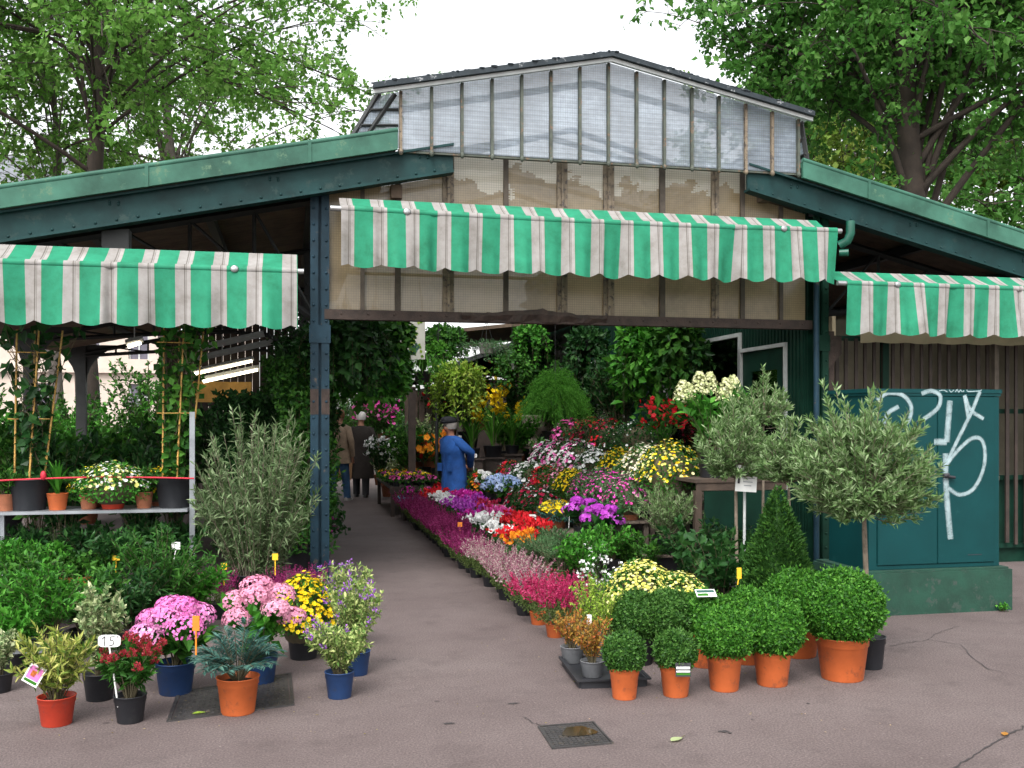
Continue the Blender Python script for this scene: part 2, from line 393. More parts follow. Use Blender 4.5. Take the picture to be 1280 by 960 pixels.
# paving cracks
g = G()
def crack(px, w=.006, z=.004):
    P = np.array([on_z(x,y)[0] for x,y in px]); Q=[]
    t = np.linspace(0,len(P)-1,len(P)*7); P = np.stack([np.interp(t,range(len(P)),P[:,i]) for i in range(3)],1)
    P[:,:2] += rng.normal(0,.006,(len(P),2))
    d = nrm(np.gradient(P,axis=0)); s = np.stack([-d[:,1],d[:,0],0*d[:,0]],1)
    wv = w*(.5+rng.random(len(P)))[:,None]; P[:,2]=z
    g.grid([P-s*wv/2, P+s*wv/2])
crack([(1190,962),(1226,940),(1262,918),(1290,905)], .008)
crack([(1112,808),(1160,800),(1200,806),(1232,836),(1285,848)], .005)
crack([(1160,800),(1175,790),(1200,783)], .004)
crack([(655,897),(668,905),(685,908)], .005)
props(g.build('pavement_crack', M['crack']), kind='structure')
g = G()
for (x,y,r,e) in ((905,915,.018,1.6),(912,917,.012,1.2),(640,880,.012,3),(1010,880,.008,1.5),(560,905,.014,2.2),(940,900,.006,1)):
    c,_ = on_z(x,y); n=14; a=np.arange(n)*2*PI/n; rr=r*(.6+.6*rng.random(n))
    V=np.stack([c[0]+rr*e*np.cos(a), c[1]+rr*np.sin(a), 0*a+.004],1)
    g.add(np.vstack([V,[(c[0],c[1],.004)]]), [(i,(i+1)%n,n) for i in range(n)])
props(g.build('pavement_stain', M['crack']), kind='structure')
# ------------------------------------------------------------------ pavilion
FY = 9.17
zl = lambda X: 4.125-.207*(.97-X)     # top of left roof plane
zr = lambda X: 4.10-.243*(X-4.78)
XL, XR, YB = -4.6, 10.4, 21.3
pav = thing('market_pavilion', 'green iron flower market pavilion with a raised glass lantern over its aisle and striped awnings', 'market hall', (2.9, FY, 0))
def pp(g, name, mats, parent=None):
    return g.build(name, mats, parent or pav, off=(2.9,FY,0))
def slab(f, x0, x1, y0, y1, dz0, dz1, g=None):
    g = g or G()
    V=[]
    for dz in (dz0, dz1):
        V += [(x0,y0,f(x0)+dz),(x1,y0,f(x1)+dz),(x1,y1,f(x1)+dz),(x0,y1,f(x0)+dz)]
    return g.add(V, [(0,3,2,1),(4,5,6,7),(0,1,5,4),(1,2,6,5),(2,3,7,6),(3,0,4,7)])
pp(slab(zl, XL, .94, 8.96, YB, -.05, 0), 'roof_slope', M['zinc_green'])
pp(slab(zr, 4.885, XR, 8.96, YB, -.05, 0), 'roof_slope', M['zinc_green'])
# board ceiling with joints
for f, x0, x1 in ((zl, XL+.05, .95),(zr, 4.85, XR-.05)):
    g = G(); y=9.12
    while y < YB-.2:
        slab(f, x0, x1, y, y+.142, -.085, -.056, g); y += .15
    pp(g, 'ceiling_boarding', M['soffit'])
# fascia strips (verdigris) with rolled top edge, joints
for f, x0, x1 in ((zl, XL, .935),(zr, 4.89, XR)):
    g = slab(f, x0, x1, 8.915, 8.955, -.155, .015)
    xs = np.linspace(x0,x1,24)
    g.tube([(x, 8.93, f(x)+.02) for x in xs], .024, 8)
    for x in np.arange(x0+.7, x1, 1.35): slab(f, x, x+.03, 8.905, 8.912, -.16, .03, g)
    pp(g, 'fascia', M['zinc_green'])
# riveted I beams
for f, x0, x1, ln in ((zl, XL, 1.45, 0),(zr, 4.35, XR, 1)):
    g = slab(f, x0, x1, 9.02, 9.05, -.40, -.16)
    slab(f, x0, x1, 8.97, 9.10, -.425, -.402, g)
    slab(f, x0, x1, 8.97, 9.10, -.18, -.159, g)
    for x in np.arange(x0+.1, x1-.05, .17): g.sphere((x, 9.018, f(x)-.375), (.013,.010,.013), 8, 5)
    for xc in np.arange(x0+.5, x1, 1.32):
        for dx in (-.035,.035):
            for dz in (-.22,-.24): g.sphere((xc+dx, 9.018, f(xc)+dz), (.012,.010,.012), 8, 5)
    pp(g, 'eave_beam', M['teal_paint'])
# columns : two riveted flanges with a web
def column(X, Y, h, mat, patch=False, w=.17):
    g = G()
    for s in (-1,1):
        g.box(X+s*w*.29-w*.2, X+s*w*.29+w*.2, Y-.012, Y+.0, 0, h)
        g.box(X+s*.016-.006, X+s*.016+.006, Y+.002, Y+.11, 0, h)
        g.box(X+s*w*.29-w*.2, X+s*w*.29+w*.2, Y+.112, Y+.124, 0, h)
        for z in np.arange(.12, h-.05, .145): g.sphere((X+s*w*.33, Y-.013, z), (.013,.010,.013), 8, 5)
    g.box(X-.03, X+.03, Y+.04, Y+.046, 0, h-.01)
    g.box(X-w*.5-.01, X+w*.5+.01, Y-.02, Y-.013, h*.62, h*.62+.16)
    o = pp(g, 'column', mat)
    if patch:
        q = G(); 
        for s in (-1,1): q.box(X+s*w*.29-w*.2-.003, X+s*w*.29+w*.2+.003, Y-.0145, Y-.0125, 1.60, 1.83)
        pp(q, 'rust_patch', M['rust'], o)
    return o
column(.26, FY, 3.62, M['blue_paint'], True)
column(5.22, FY, 3.62, M['kiosk_green'])
for Y in (13.2, 17.2, 21.2):
    column(.26, Y, 3.85, M['dark_iron']); column(5.0, Y, 3.85, M['dark_iron'])
for Y in (13.2, 17.2, 21.2):
    g = G(); g.box(-4.13,-3.95,Y-.08,Y+.08,0,3.02)
    for s in (-1,1):   # curved brackets at the head
        P = [( -4.04+s*(.09+.75*(1-math.cos(a))), Y, 3.02-.75*(1-math.sin(a))) for a in np.linspace(0,PI/2,8)]
        for (x,y,z),(x2,y2,z2) in zip(P,P[1:]): g.add([(x,Y-.03,z),(x2,Y-.03,z2),(x2,Y-.03,3.04),(x,Y-.03,3.04),(x,Y+.03,z),(x2,Y+.03,z2),(x2,Y+.03,3.04),(x,Y+.03,3.04)],[(0,1,2,3),(7,6,5,4),(0,4,5,1)])
    pp(g, 'column', M['dark_iron'])
    g = G(); g.box(9.75,9.9,Y-.08,Y+.08,0,2.85); pp(g, 'column', M['dark_iron'])
g=G(); x=-2.5
while x<.1: g.box(x,x+.138,21.30,21.325,0,zl(x)-.1); x+=.145
pp(g,'rear_boarding',M['wood_dark'])
for (a,b,Y) in (((228,452),(345,426),17.3),((240,437),(330,417),16.0)):
    pa=on_Y(*a,Y)[0]; pb=on_Y(*b,Y)[0]; g=G(); g.tube([pa,pb],.05,4,smooth=False); pp(g,'painted_lit_strip',M['frame_white'])  # pale paint stands for lit strips of the roof
# eave plates along the outer sides and purlins
g = G(); g.box(-4.15,-3.93,9.2,21.2,3.03,3.10); g.box(9.72,9.93,9.2,21.2,2.68,2.78)
for f, xs in ((zl,(-3.,-1.9,-.8,.2)),(zr,(5.6,6.8,8.,9.2))):
    for x in xs: g.box(x-.04,x+.04,9.2,21.2,f(x)-.19,f(x)-.088)
pp(g, 'purlin', M['dark_iron'])
# trusses
def bar3(g, a, b, w=.03):
    g.tube([a,b], w, 4, smooth=False)
for Y in (10.2, 13.2, 17.2, 21.15):
    for f, xa, xb in ((zl,-4.0,.26),(zr,9.8,5.22)):
        g = G(); n=7; top=[(xa+(xb-xa)*i/n, Y, f(xa+(xb-xa)*i/n)-.23) for i in range(n+1)]
        bot=[(xa+(xb-xa)*i/n, Y, f(xa)-.28+(.22*math.sin(PI*i/n*.5))-(.55*max(0,i-n+1.6)**2*.35)) for i in range(n+1)]
        g.tube(top,.04,4,smooth=False); g.tube(bot,.035,4,smooth=False)
        for i in range(1,n):
            bar3(g, top[i], bot[i], .02)
            bar3(g, top[i], bot[i+1], .016)
        pp(g, 'truss', M['dark_iron'])
# bracket and wooden purlin end under the fascia near the gable, green pipe elbow
for a in ((4.55,4.65,9.12,9.6,3.72,3.84),(.9,1.0,9.15,9.6,3.58,3.70)): g=G(); g.box(*a); pp(g, 'roof_bracket', M['soffit'])
g=G(); g.prism([(-1.58,3.17),(-1.58,3.05),(-1.50,2.80),(-1.36,2.80),(-1.36,3.2)],'y',9.13,9.30); pp(g,'roof_bracket',M['dark_iron'])
g = G(); P=[(5.42,8.95,3.52),(5.42,8.95,3.40),(5.40,8.97,3.33),(5.34,9.02,3.29)]
g.tube(P,.045,10); g.tube([(5.33,9.0,3.21),(5.40,8.95,3.21)],.035,12); pp(g, 'drain_elbow', M['bright_green_paint'])
g = G(); g.tube([(5.10,9.04,.05),(5.10,9.04,2.95)],.028,10); pp(g, 'downpipe', M['blue_paint'])
# --- gable glazing (yellowed wired glass) between lintel and lantern
topz = lambda x: min(zl(x)-.40 if x < 1.25 else 9, zr(x)-.40 if x>4.5 else 9, 4.02)
bars_px = [(453,5,1),(497,7,1),(560,14,0),(632,6,1),(702,13,0),(760,14,0),(827,7,1),(893,10,0),(927,6,1),(975,5,1)]
gy = FY+.05
xb = [.30]+[on_Y(p,380,gy)[0][0] for p,_,_ in bars_px]+[5.08]
glz = pp(G().box(.30,5.1,gy+.03,gy+.06,2.50,2.56), 'gable_glazing', M['rust'])
for a, b in zip(xb, xb[1:]):
    n = 6; q = np.linspace(a+.004,b-.004,n)
    P = [[(x, gy+rng.normal(0,.002), z0) for x in q] for z0 in (2.565,)]
    lo = [(x,gy,2.505) for x in q]; hi=[(x,gy,topz(x)) for x in q]
    g = G(); g.grid([[(l[0],gy,l[2]+(h[2]-l[2])*k/6+0) for l,h in zip(lo,hi)] for k in range(7)], smooth=False)
    pp(g, 'glass_panel', M['tan_glass'], glz)
for (p,w,dk), x in zip(bars_px, xb[1:-1]):
    d = 9.5; hw = w*d/FPX/2
    g = G(); g.box(x-hw,x+hw,gy-.03,gy-.003,2.53,topz(x)); 
    if not dk: g.box(x-hw*.25,x+hw*.25,gy-.05,gy-.031,2.55,topz(x))
    pp(g, 'mullion', M['mullion_dark'] if dk else M['mullion'], glz)
# rusty lintel with torn flashing
g = G(); g.box(.30,5.12,gy-.07,gy-.05,2.46,2.55); g.box(.30,5.12,gy-.049,gy+.03,2.46,2.475)
for x in np.arange(.45,5.1,.24): g.sphere((x,gy-.07,2.51),(.012,.008,.012),6,4)
lin = pp(g, 'lintel', M['rust'])
g = G(); xs = np.linspace(1.55,2.95,30); up = .015+.055*np.exp(-((xs-2.25)/.32)**2)+rng.random(30)*.025
g.grid([[(x,gy-.075-.02*math.sin(x*19),2.47) for x in xs],[(x,gy-.11+.012*math.sin(x*31),2.50+u*.5) for x,u in zip(xs,up)],[(x,gy-.085,2.51+u) for x,u in zip(xs,up)]], smooth=False)
pp(g, 'torn_flashing', M['rust'], lin)
# --- raised lantern
LX0, LX1, LXC, LY0, LY1 = .966, 4.86, 2.913, 8.98, 20.8
lz = lambda x: 4.515+(4.915-4.515)*(1-abs(x-LXC)/1.947)
lan = pp(G().box(LX0-.02,LX1+.02,LY0+.005,LY0+.05,3.955,3.985), 'lantern', M['bar_green'])
nb = 14
for i in range(nb):
    a = LX0+(LX1-LX0)*i/nb; b = LX0+(LX1-LX0)*(i+1)/nb
    g = G(); g.grid([[(x,LY0,3.975+(lz(x)-.004-3.975)*k/6) for x in np.linspace(a+.012,b-.012,4)] for k in range(7)], smooth=False)
    pp(g, 'glass_pane', M['lantern_glass'], lan)
for i in range(nb+1):
    x = LX0+(LX1-LX0)*i/nb
    g = G(); g.box(x-.013,x+.013,LY0-.035,LY0+.02,3.95,lz(x)-.02); g.sphere((x,LY0-.03,3.95),(.022,.022,.03),8,6)
    pp(g, 'glazing_bar', M['mullion'] if i in (0,12,13) else M['bar_green'], lan)
# white strip just under the capping, then the capping
for s in (-1,1):
    xe = LXC+(-2.20 if s<0 else 2.05)
    f = lambda x: lz(LX0 if abs(x-LXC)>1.947 else x) - (max(0,abs(x-LXC)-1.947))*.2054
    a, b = (xe, LXC) if s<0 else (LXC, xe)
    g = slab(f, a, b, LY0-.12, LY0-.085, -.035, 0.0); pp(g, 'verge_board', M['frame_white'], lan)
    g = slab(f, a, b, LY0-.16, LY0-.05, .003, .05); 
    for x in np.linspace(a,b,60): 
        c=(x, LY0-.16+rng.random()*.1, f(x)+.05); g.sphere(c, (.03*rng.random()+.012,.02,.012*rng.random()+.004), 6, 4)
    pp(g, 'verge_capping', M['capping'], lan)
    # glazed roof slopes with rafters
    g = slab(f, a, b, LY0-.05, LY1, 0, .012); pp(g, 'lantern_roof', M['roof_glass'], lan)
    for y in np.arange(LY0+.5, LY1, 1.9): pp(slab(f, a, b, y, y+.04, -.06, -.003), 'rafter', M['bar_green'], lan)
    # sloping side glazing
    xt, xbm = (LXC-2.14, LXC-2.40) if s<0 else (LXC+2.0, LXC+2.08)
    zt, zb = 4.47, 4.02
    sg = G(); k=0
    for y in np.arange(LY0+.02, LY1, .6):
        for r in range(3):
            t0, t1 = r/3+.02, (r+1)/3-.02
            X0,Z0,X1,Z1 = xbm+(xt-xbm)*t0, zb+(zt-zb)*t0, xbm+(xt-xbm)*t1, zb+(zt-zb)*t1
            sg.add([(X0,y+.03,Z0),(X0,y+.57,Z0),(X1,y+.57,Z1),(X1,y+.03,Z1)],[(0,1,2,3)])
    side = pp(sg, 'side_glazing', M['lantern_glass'], lan)
    g = G()
    for y in np.arange(LY0+.02, LY1+.1, .6): g.tube([(xbm,y,zb),(xt,y,zt)],.028,4,smooth=False)
    for r in range(4):
        t=r/3; X=xbm+(xt-xbm)*t; Z=zb+(zt-zb)*t; g.tube([(X,LY0,Z),(X,LY1,Z)],.024,4,smooth=False)
    pp(g, 'side_bar', M['dark_iron'], lan)
g=G(); g.add([(LX0-.015,LY0+.01,3.99),(LX0-.015,LY0+.01,4.50),(LXC-2.13,LY0+.01,4.45),(LXC-2.38,LY0+.01,4.03)],[(0,1,2,3)]); pp(g,'corner_pane',M['lantern_glass'],lan)
g=G(); g.tube([(LX0-.05,LY0-.005,4.47),(LXC-2.30,LY0-.005,4.0)],.022,4,smooth=False); pp(g,'corner_bar',M['dark_iron'],lan)
for q in (.33,.66): g=G(); z=4.03+.43*q; g.tube([(LXC-2.38+.25*q,LY0-.005,z),(LX0-.02,LY0-.005,z+.02)],.014,4,smooth=False); pp(g,'corner_bar',M['dark_iron'],lan)
# dark things seen through the lantern: tie rods
g = G()
for y in (10.2,13.2,17.2): 
    g.tube([(LX0,y,4.05),(LX1,y,4.05)],.03,6); g.tube([(LX0,y,4.08),(LXC,y,4.62)],.03,6); g.tube([(LX1,y,4.08),(LXC,y,4.62)],.03,6)
pp(g, 'tie_rod', M['dark_iron'], lan)
# ------------------------------------------------------------------ green kiosk along the right of the aisle
kio = thing('flower_kiosk', 'dark green ribbed kiosk with a big window and half glazed door beside the aisle', 'kiosk', (5.1,14,0))
def kp(g, name, mats, parent=None): return g.build(name, mats, parent or kio, off=(5.1,14,0))
KX = 5.12
g = G()
def ribwall(g, y0, y1, z0, z1):
    if y1-y0<.01 or z1-z0<.01: return
    g.box(KX+.012,KX+.05,y0,y1,z0,z1)
    for y in np.arange(y0+.03, y1-.02, .075): g.box(KX,KX+.0125,y,y+.045,z0+.004,z1-.004)
YW0, YW1 = on_X(925,430,KX)[0][1], on_X(833,430,KX)[0][1]
YD0, YD1 = on_X(982,500,KX)[0][1], on_X(928,500,KX)[0][1]
print('kiosk window Y', YW0, YW1, 'door', YD0, YD1)
ZW0, ZW1, ZD = 1.02, 2.52, 2.33
ribwall(g, 9.32, YD0, 0, 3.75); ribwall(g, YD0, YD1, ZD, 3.75); ribwall(g, YD1, YW0, 0, 3.75)
ribwall(g, YW0, YW1, 0, ZW0); ribwall(g, YW0, YW1, ZW1, 3.75); ribwall(g, YW1, 15.0, 0, 3.75)
ribwall(g, 15.0, 18.8, 0, 1.1); ribwall(g, 15.0, 18.8, 2.52, 3.75); ribwall(g, 18.8, 21.2, 0, 3.75)
kp(g, 'wall', M['kiosk_green'])
def frame(g, y0, y1, z0, z1, w=.045, x0=KX-.03, x1=KX+.03):
    g.box(x0,x1,y0-w,y0,z0-w,z1+w); g.box(x0,x1,y1,y1+w,z0-w,z1+w); g.box(x0,x1,y0,y1,z1,z1+w); g.box(x0,x1,y0,y1,z0-w,z0)
for y0,y1,z0,z1 in ((YW0,YW1,ZW0,ZW1),(15.0,18.8,1.1,2.52)):
    g = G(); frame(g,y0,y1,z0,z1); wn = kp(g,'window',M['frame_white'])
    g = G(); g.box(KX+.02,KX+.026,y0,y1,z0,z1); kp(g,'pane',M['glass'],wn)
g = G(); frame(g, YD0, YD1, 0.045, ZD, .04); kp(g,'door_frame',M['frame_white'])
g = G(); x0,x1=KX+.005,KX+.045
g.box(x0,x1,YD0,YD1,.045,1.15); g.box(x0,x1,YD0,YD0+.2,1.15,ZD); g.box(x0,x1,YD1-.2,YD1,1.15,ZD); g.box(x0,x1,YD0+.2,YD1-.2,2.1,ZD)
dr = kp(g,'door',M['kiosk_green'])
g = G(); g.box(KX+.02,KX+.026,YD0+.2,YD1-.2,1.15,2.1); kp(g,'pane',M['glass'],dr)
# room behind : back wall, counter
g = G(); g.box(5.6,5.64,9.6,21.2,0,2.65); g.box(KX+.1,5.59,21.0,21.06,0,2.65); kp(g,'back_wall',M['beige'])
g=G(); g.box(KX+.055,KX+.075,YW0+.02,YW1-.02,ZW0+.1,ZW1-.02); kp(g,'added_interior_board',M['beige'])  # board added close behind the pane, stands for the lit interior
g = G(); g.box(5.3,5.58,10.5,18,0,.95); g.box(5.25,5.59,10.45,18.05,.953,.99); kp(g,'counter',M['wood'])
# pale notice sheets inside the window
g = G(); g.box(KX+.05,KX+.055,11.3,11.65,2.0,2.42); kp(g,'notice',M['white'])
g=G(); g.prism([(2.35,2.98),(5.08,3.30),(5.08,3.36),(2.35,3.04)],'y',16.6,21.2); kp(g,'canopy',M['soffit'])
g=G(); g.box(2.24,2.345,16.6,21.2,2.96,3.05); kp(g,'canopy_gutter',M['frame_white'])
for y in (17,21): g=G(); g.tube([(2.45,y,0),(2.45,y,2.97)],.03,8); kp(g,'canopy_post',M['dark_iron'])
# slatted screen facing the street, right of the aisle
scr = thing('slatted_screen', 'brown timber slat screen with steel frame behind the big teal cabinet', 'screen', (7.4,9.42,0))
def sp_(g, name, mats, parent=None): return g.build(name, mats, parent or scr, off=(7.4,9.42,0))
g = G(); 
for x in (5.45,6.1,7.9,9.7): g.box(x-.035,x+.035,9.39,9.45,0,2.42)
for z in (2.38,1.62,.9,.16): g.box(5.45,9.7,9.451,9.49,z,z+.05)
sp_(g,'screen_frame',M['kiosk_green'])
g = G(); x=5.52
while x<9.7:
    w=.032+rng.random()*.012; g.box(x,x+w,9.40,9.42,.2+rng.random()*.03,2.40); x+=.105+rng.random()*.02
sp_(g,'slats',M['wood_dark'])
g = G(); g.grid([[(x,9.30+.01*math.sin(x*7),z-.015*abs(math.sin(x*9))) for x in np.linspace(5.75,7.95,40)] for z in (2.62,2.5,2.36)]); sp_(g,'blind',M['beige'])
g = G(); g.box(7.37,7.42,9.34,9.395,.95,2.4); g.box(7.10,7.42,9.335,9.385,.9,.95); sp_(g,'window_post',M['wood_grey'])
g=G(); g.box(5.7,9.75,10.3,10.34,0,2.75); sp_(g,'painted_dim_room',plain('dim_room_olive',(.12,.105,.07),.8,0,.35,2))  # added sheet, coloured as the dim kiosk room behind the slats
g = G(); g.box(5.46,9.7,9.5,9.53,0,.9); sp_(g,'lower_panel',M['kiosk_green'])
# rusted wooden post beside the column
pst = G(); pst.box(5.33,5.39,9.2,9.28,0,2.45); pst.prism([(5.30,2.05),(5.46,2.22),(5.46,2.40),(5.30,2.40)],'y',9.18,9.30)
pst.box(5.33,5.60,9.205,9.27,1.72,1.78)
props(pst.build('timber_post', M['rust'], off=None), 'rust brown timber post with a bracket left of the teal cabinet', 'post')
# ------------------------------------------------------------------ awnings
def awning(x0, x1, yb, zb, yr, zrl, drop, label, per=.277, ph=0., sag=0., folds=()):
    t = thing('striped_awning', label, 'awning', ((x0+x1)/2, yr, zb-drop), group='striped market awnings')
    off = ((x0+x1)/2, yr, zb-drop)
    n = int((x1-x0)/.0125); xs = np.linspace(x0, x1, n)
    u = (xs-x0)/per+ph
    sg = lambda x: zb - sag*math.sin(PI*(x-x0)/(x1-x0))
    fold = np.zeros(n)
    for f, w, a in folds: fold += a*np.exp(-((xs-f)/w)**2)
    bil = .026*np.sin(xs*5.1)+.018*np.sin(xs*11.3+1)+.011*np.sin(xs*23.7+2)+.006*np.sin(xs*41+xs*xs)
    P = []; T = []
    for k in range(6):
        s = k/5; P.append([(x, yr+(yb-yr)*s, zrl+(sg(x)-zrl)*s - .02*math.sin(PI*s)*(1+.5*math.sin(x*9))) for x in xs]); T.append(u)
    g = G(); g.grid(P, 0, T); g.build('canopy', M['cloth'], t, off)
    P = []; T = []
    for k in range(9):
        s = k/8; row=[]
        for i, x in enumerate(xs):
            sc = (1-abs(math.sin(PI*((x-x0)/per*1.0+ph+.2))))*-.040+.02
            z = sg(x) - .02 - s*(drop-.03) - (s**3)*sc*1.1 + .004*math.sin(x*23)*s
            row.append((x, yb-.028+(bil[i]*s*1.6) + fold[i]*(.3+.7*s), z))
        P.append(row); T.append(u)
    g = G(); g.grid(P, 0, T); g.build('valance', M['cloth'], t, off)
    g = G(); q = np.linspace(x0-.09, x1+.05, 20); g.tube([(x,yb,sg(min(max(x,x0),x1))) for x in q], .024, 10)
    b = g.build('front_bar', M['steel_bar'], t, off)
    # cloth wrapped over the bar
    g = G(); a = np.linspace(-.4, PI+.5, 8)
    g.grid([[(x, yb-.030*math.sin(t2), sg(x)+.030*math.cos(t2)) for x in xs] for t2 in a], 0, [u]*8); g.build('bar_sleeve', M['cloth'], t, off)
    g = G(); g.tube([(x0+.01,yr+.03,zrl-.03),(x1-.01,yr+.03,zrl-.03)],.03,10); g.build('roller', M['dark_iron'], t, off)
    for s in (.12,.88):
        X = x0+(x1-x0)*s; g = G(); g.tube([(X,yr+.02,zrl-.12),(X,(yr+yb)/2,zrl-.22),(X,yb,sg(X)-.035)],.014,6); g.sphere((X,yb-.033,sg(X)+.0),(.035,.012,.03),8,6); g.build('arm', M['steel_bar'], t, off)
    return t
awning(.42, 5.06, 8.6, 3.345, 8.97, 3.515, .49, 'long green and white striped awning high across the market entrance', .277, .58, .02,
       ((1.22,.05,.05),(2.72,.04,-.05),(4.02,.05,.04),(.75,.04,.04),(4.55,.03,-.04)))
awning(-4.2, .06, 8.6, 2.80, 8.97, 3.0, .485, 'green and white striped awning low over the plant rack left of the aisle', .284, .0, .0,
       ((-1.42,.035,.08),(-2.6,.05,.03),(-.5,.05,.03)))
awning(5.16, 9.6, 8.6, 2.85, 8.97, 3.02, .485, 'green and white striped awning above the teal cabinet and slat screen', .277, .0, .0,
       ((6.3,.05,.05),(7.05,.03,.08),(5.9,.04,-.03)))
# ------------------------------------------------------------------ plant materials
L = {
 'box': leafm('boxwood_leaf', (.017,.075,.009),(.046,.17,.016),(.105,.28,.034), .45),
 'box_dark': leafm('dark_boxwood_leaf', (.016,.06,.010),(.042,.12,.018),(.09,.20,.04), .45),
 'olive': leafm('olive_leaf', (.055,.12,.032),(.15,.25,.085),(.34,.44,.24), .5, .3),
 'olive_grey': leafm('grey_olive_leaf', (.05,.095,.032),(.125,.19,.08),(.27,.35,.19), .5, .3),
 'cone': leafm('conifer_leaf', (.016,.055,.012),(.04,.12,.022),(.08,.20,.03), .5),
 'green': leafm('mid_green_leaf', (.012,.056,.008),(.036,.13,.016),(.08,.22,.028)),
 'bright': leafm('bright_green_leaf', (.020,.095,.010),(.048,.205,.018),(.10,.31,.038)),
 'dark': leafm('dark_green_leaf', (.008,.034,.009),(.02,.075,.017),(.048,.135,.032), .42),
 'blue': leafm('blue_green_leaf', (.022,.07,.06),(.05,.13,.105),(.12,.24,.19), .5),
 'lime': leafm('lime_leaf', (.10,.22,.02),(.25,.40,.04),(.42,.52,.10), .5),
 'vari': leafm('cream_variegated_leaf', (.07,.15,.05),(.30,.38,.17),(.60,.62,.38), .5),
 'hebe': leafm('hebe_leaf', (.07,.16,.03),(.26,.36,.10),(.55,.58,.24), .5),
 'vary': leafm('yellow_variegated_leaf', (.06,.14,.02),(.28,.33,.06),(.52,.50,.16), .5),
 'autumn': leafm('amber_leaf', (.20,.16,.03),(.40,.22,.04),(.50,.13,.05), .55),
 'fern': leafm('fern_frond', (.03,.13,.012),(.07,.24,.022),(.12,.33,.04), .6, .4),
 'heath': leafm('heather_green', (.05,.09,.02),(.12,.16,.05),None,.7),
 'herb': leafm('rosemary_leaf', (.03,.085,.03),(.07,.16,.06),(.12,.23,.10), .6),
 'stem': plain('green_brown_stem', (.09,.075,.04), .8, 0, .3, 20),
 'olivebark': plain('grey_olive_bark', (.17,.135,.10), .85, 0, .35, 25, .4, 80),
 'tree': leafm('plane_tree_leaf', (.075,.20,.032),(.16,.35,.062),(.30,.48,.14), .5, .6),
 'tree_d': leafm('dense_tree_leaf', (.032,.115,.018),(.085,.235,.040),(.18,.36,.085), .5, .5),
 'tree_y': leafm('pale_tree_leaf', (.08,.17,.02),(.18,.28,.05),(.32,.36,.08), .5, .5),
}
C = {
 'yellow': petal('yellow_petal', (.62,.40,.005),(.80,.58,.01),(.86,.70,.03)),
 'lemon': petal('pale_yellow_petal', (.60,.58,.10),(.75,.72,.20),(.80,.78,.40)),
 'cream': petal('cream_petal', (.62,.58,.40),(.75,.72,.55),(.80,.78,.66)),
 'white': petal('white_petal', (.68,.70,.68),(.80,.80,.80)),
 'pink': petal('hot_pink_petal', (.55,.04,.25),(.75,.11,.42),(.80,.28,.55)),
 'palepink': petal('pale_pink_petal', (.62,.20,.34),(.75,.36,.48),(.80,.55,.62)),
 'mop': petal('hydrangea_pink_petal', (.60,.10,.38),(.76,.25,.55),(.84,.48,.68)),
 'magenta': petal('magenta_petal', (.40,.01,.22),(.60,.02,.38),(.68,.08,.48)),
 'purple': petal('purple_petal', (.26,.02,.30),(.42,.05,.45),(.55,.16,.58)),
 'red': petal('red_petal', (.45,.008,.012),(.65,.015,.025),(.72,.05,.06)),
 'crimson': petal('crimson_petal', (.28,.006,.03),(.45,.015,.07),(.5,.05,.12)),
 'orange': petal('orange_petal', (.60,.16,.01),(.75,.28,.015)),
 'blue': petal('blue_hydrangea_petal', (.22,.33,.62),(.38,.50,.75),(.60,.68,.80)),
 'heather': petal('magenta_heather_floret', (.13,.008,.055),(.26,.018,.11),(.38,.06,.21)),
 'heatherred': petal('cherry_heather_floret', (.26,.008,.05),(.42,.02,.10),(.54,.08,.19)),
 'heathpale': petal('pale_heather_floret', (.26,.025,.12),(.38,.25,.25),(.46,.43,.37)),
 'skim': petal('skimmia_bud', (.20,.01,.018),(.36,.03,.045),(.48,.09,.10)),
 'violet': petal('violet_petal', (.18,.04,.36),(.32,.10,.50),(.45,.2,.6)),
 'limelight': petal('greenish_cream_petal', (.42,.48,.20),(.60,.62,.33),(.72,.70,.48)),
}
def potmat(n, c): return plain(n, c, .5, 0, .22, 5, .05, 60, c2=tuple(x*.62+.014 for x in c), thr=.60, wear=14, spec=.35)
PM = {'terra': potmat('orange_plastic_pot',(.50,.115,.032)), 'red': potmat('red_plastic_pot',(.46,.045,.022)), 'black': potmat('black_plastic_pot',(.020,.021,.025)),
      'blue': potmat('navy_plastic_pot',(.016,.045,.13)), 'grey': potmat('grey_plastic_pot',(.17,.175,.185)), 'clay': plain('old_clay_pot',(.30,.105,.05),.8,0,.3,12,.2,50),
      'green': potmat('green_plastic_pot',(.06,.13,.03)), 'whitepot': potmat('white_hanging_pot',(.62,.62,.58)), 'soil': plain('potting_soil',(.03,.02,.014),.95,0,.4,40,.6,90)}
# ------------------------------------------------------------------ pots
def add_pot(parent, r, h, col, seg=28, z0=0, sqr=False):
    rb = r*.76; rim = min(.16*h+.008, .05); t = .004+.012*r
    prof = [(0,.006),(rb*.82,.006),(rb*.86,0),(rb,0),(rb+(r-rb)*.1, .02*h)]
    prof += [(rb+(r*.95-rb)*.97, h-rim-.003),(r*.985,h-rim),(r*.99,h-rim*.15),(r*1.02,h-rim*.12),(r*1.025,h),(r-t,h),(r-t*1.3,h-rim*1.2),(r*.8,h-rim*1.3)]
    g = G(); g.lathe([(a,b+z0) for a,b in prof], seg)
    # drainage notches seen as small dark feet
    o = g.build('pot', PM[col], parent)
    g = G(); g.lathe([(0,z0+h-rim*.75),(r*.55,z0+h-rim*.7),(r-t*1.2,z0+h-rim*.9)], 16); g.build('soil', PM['soil'], parent)
    return h-rim*.75+z0
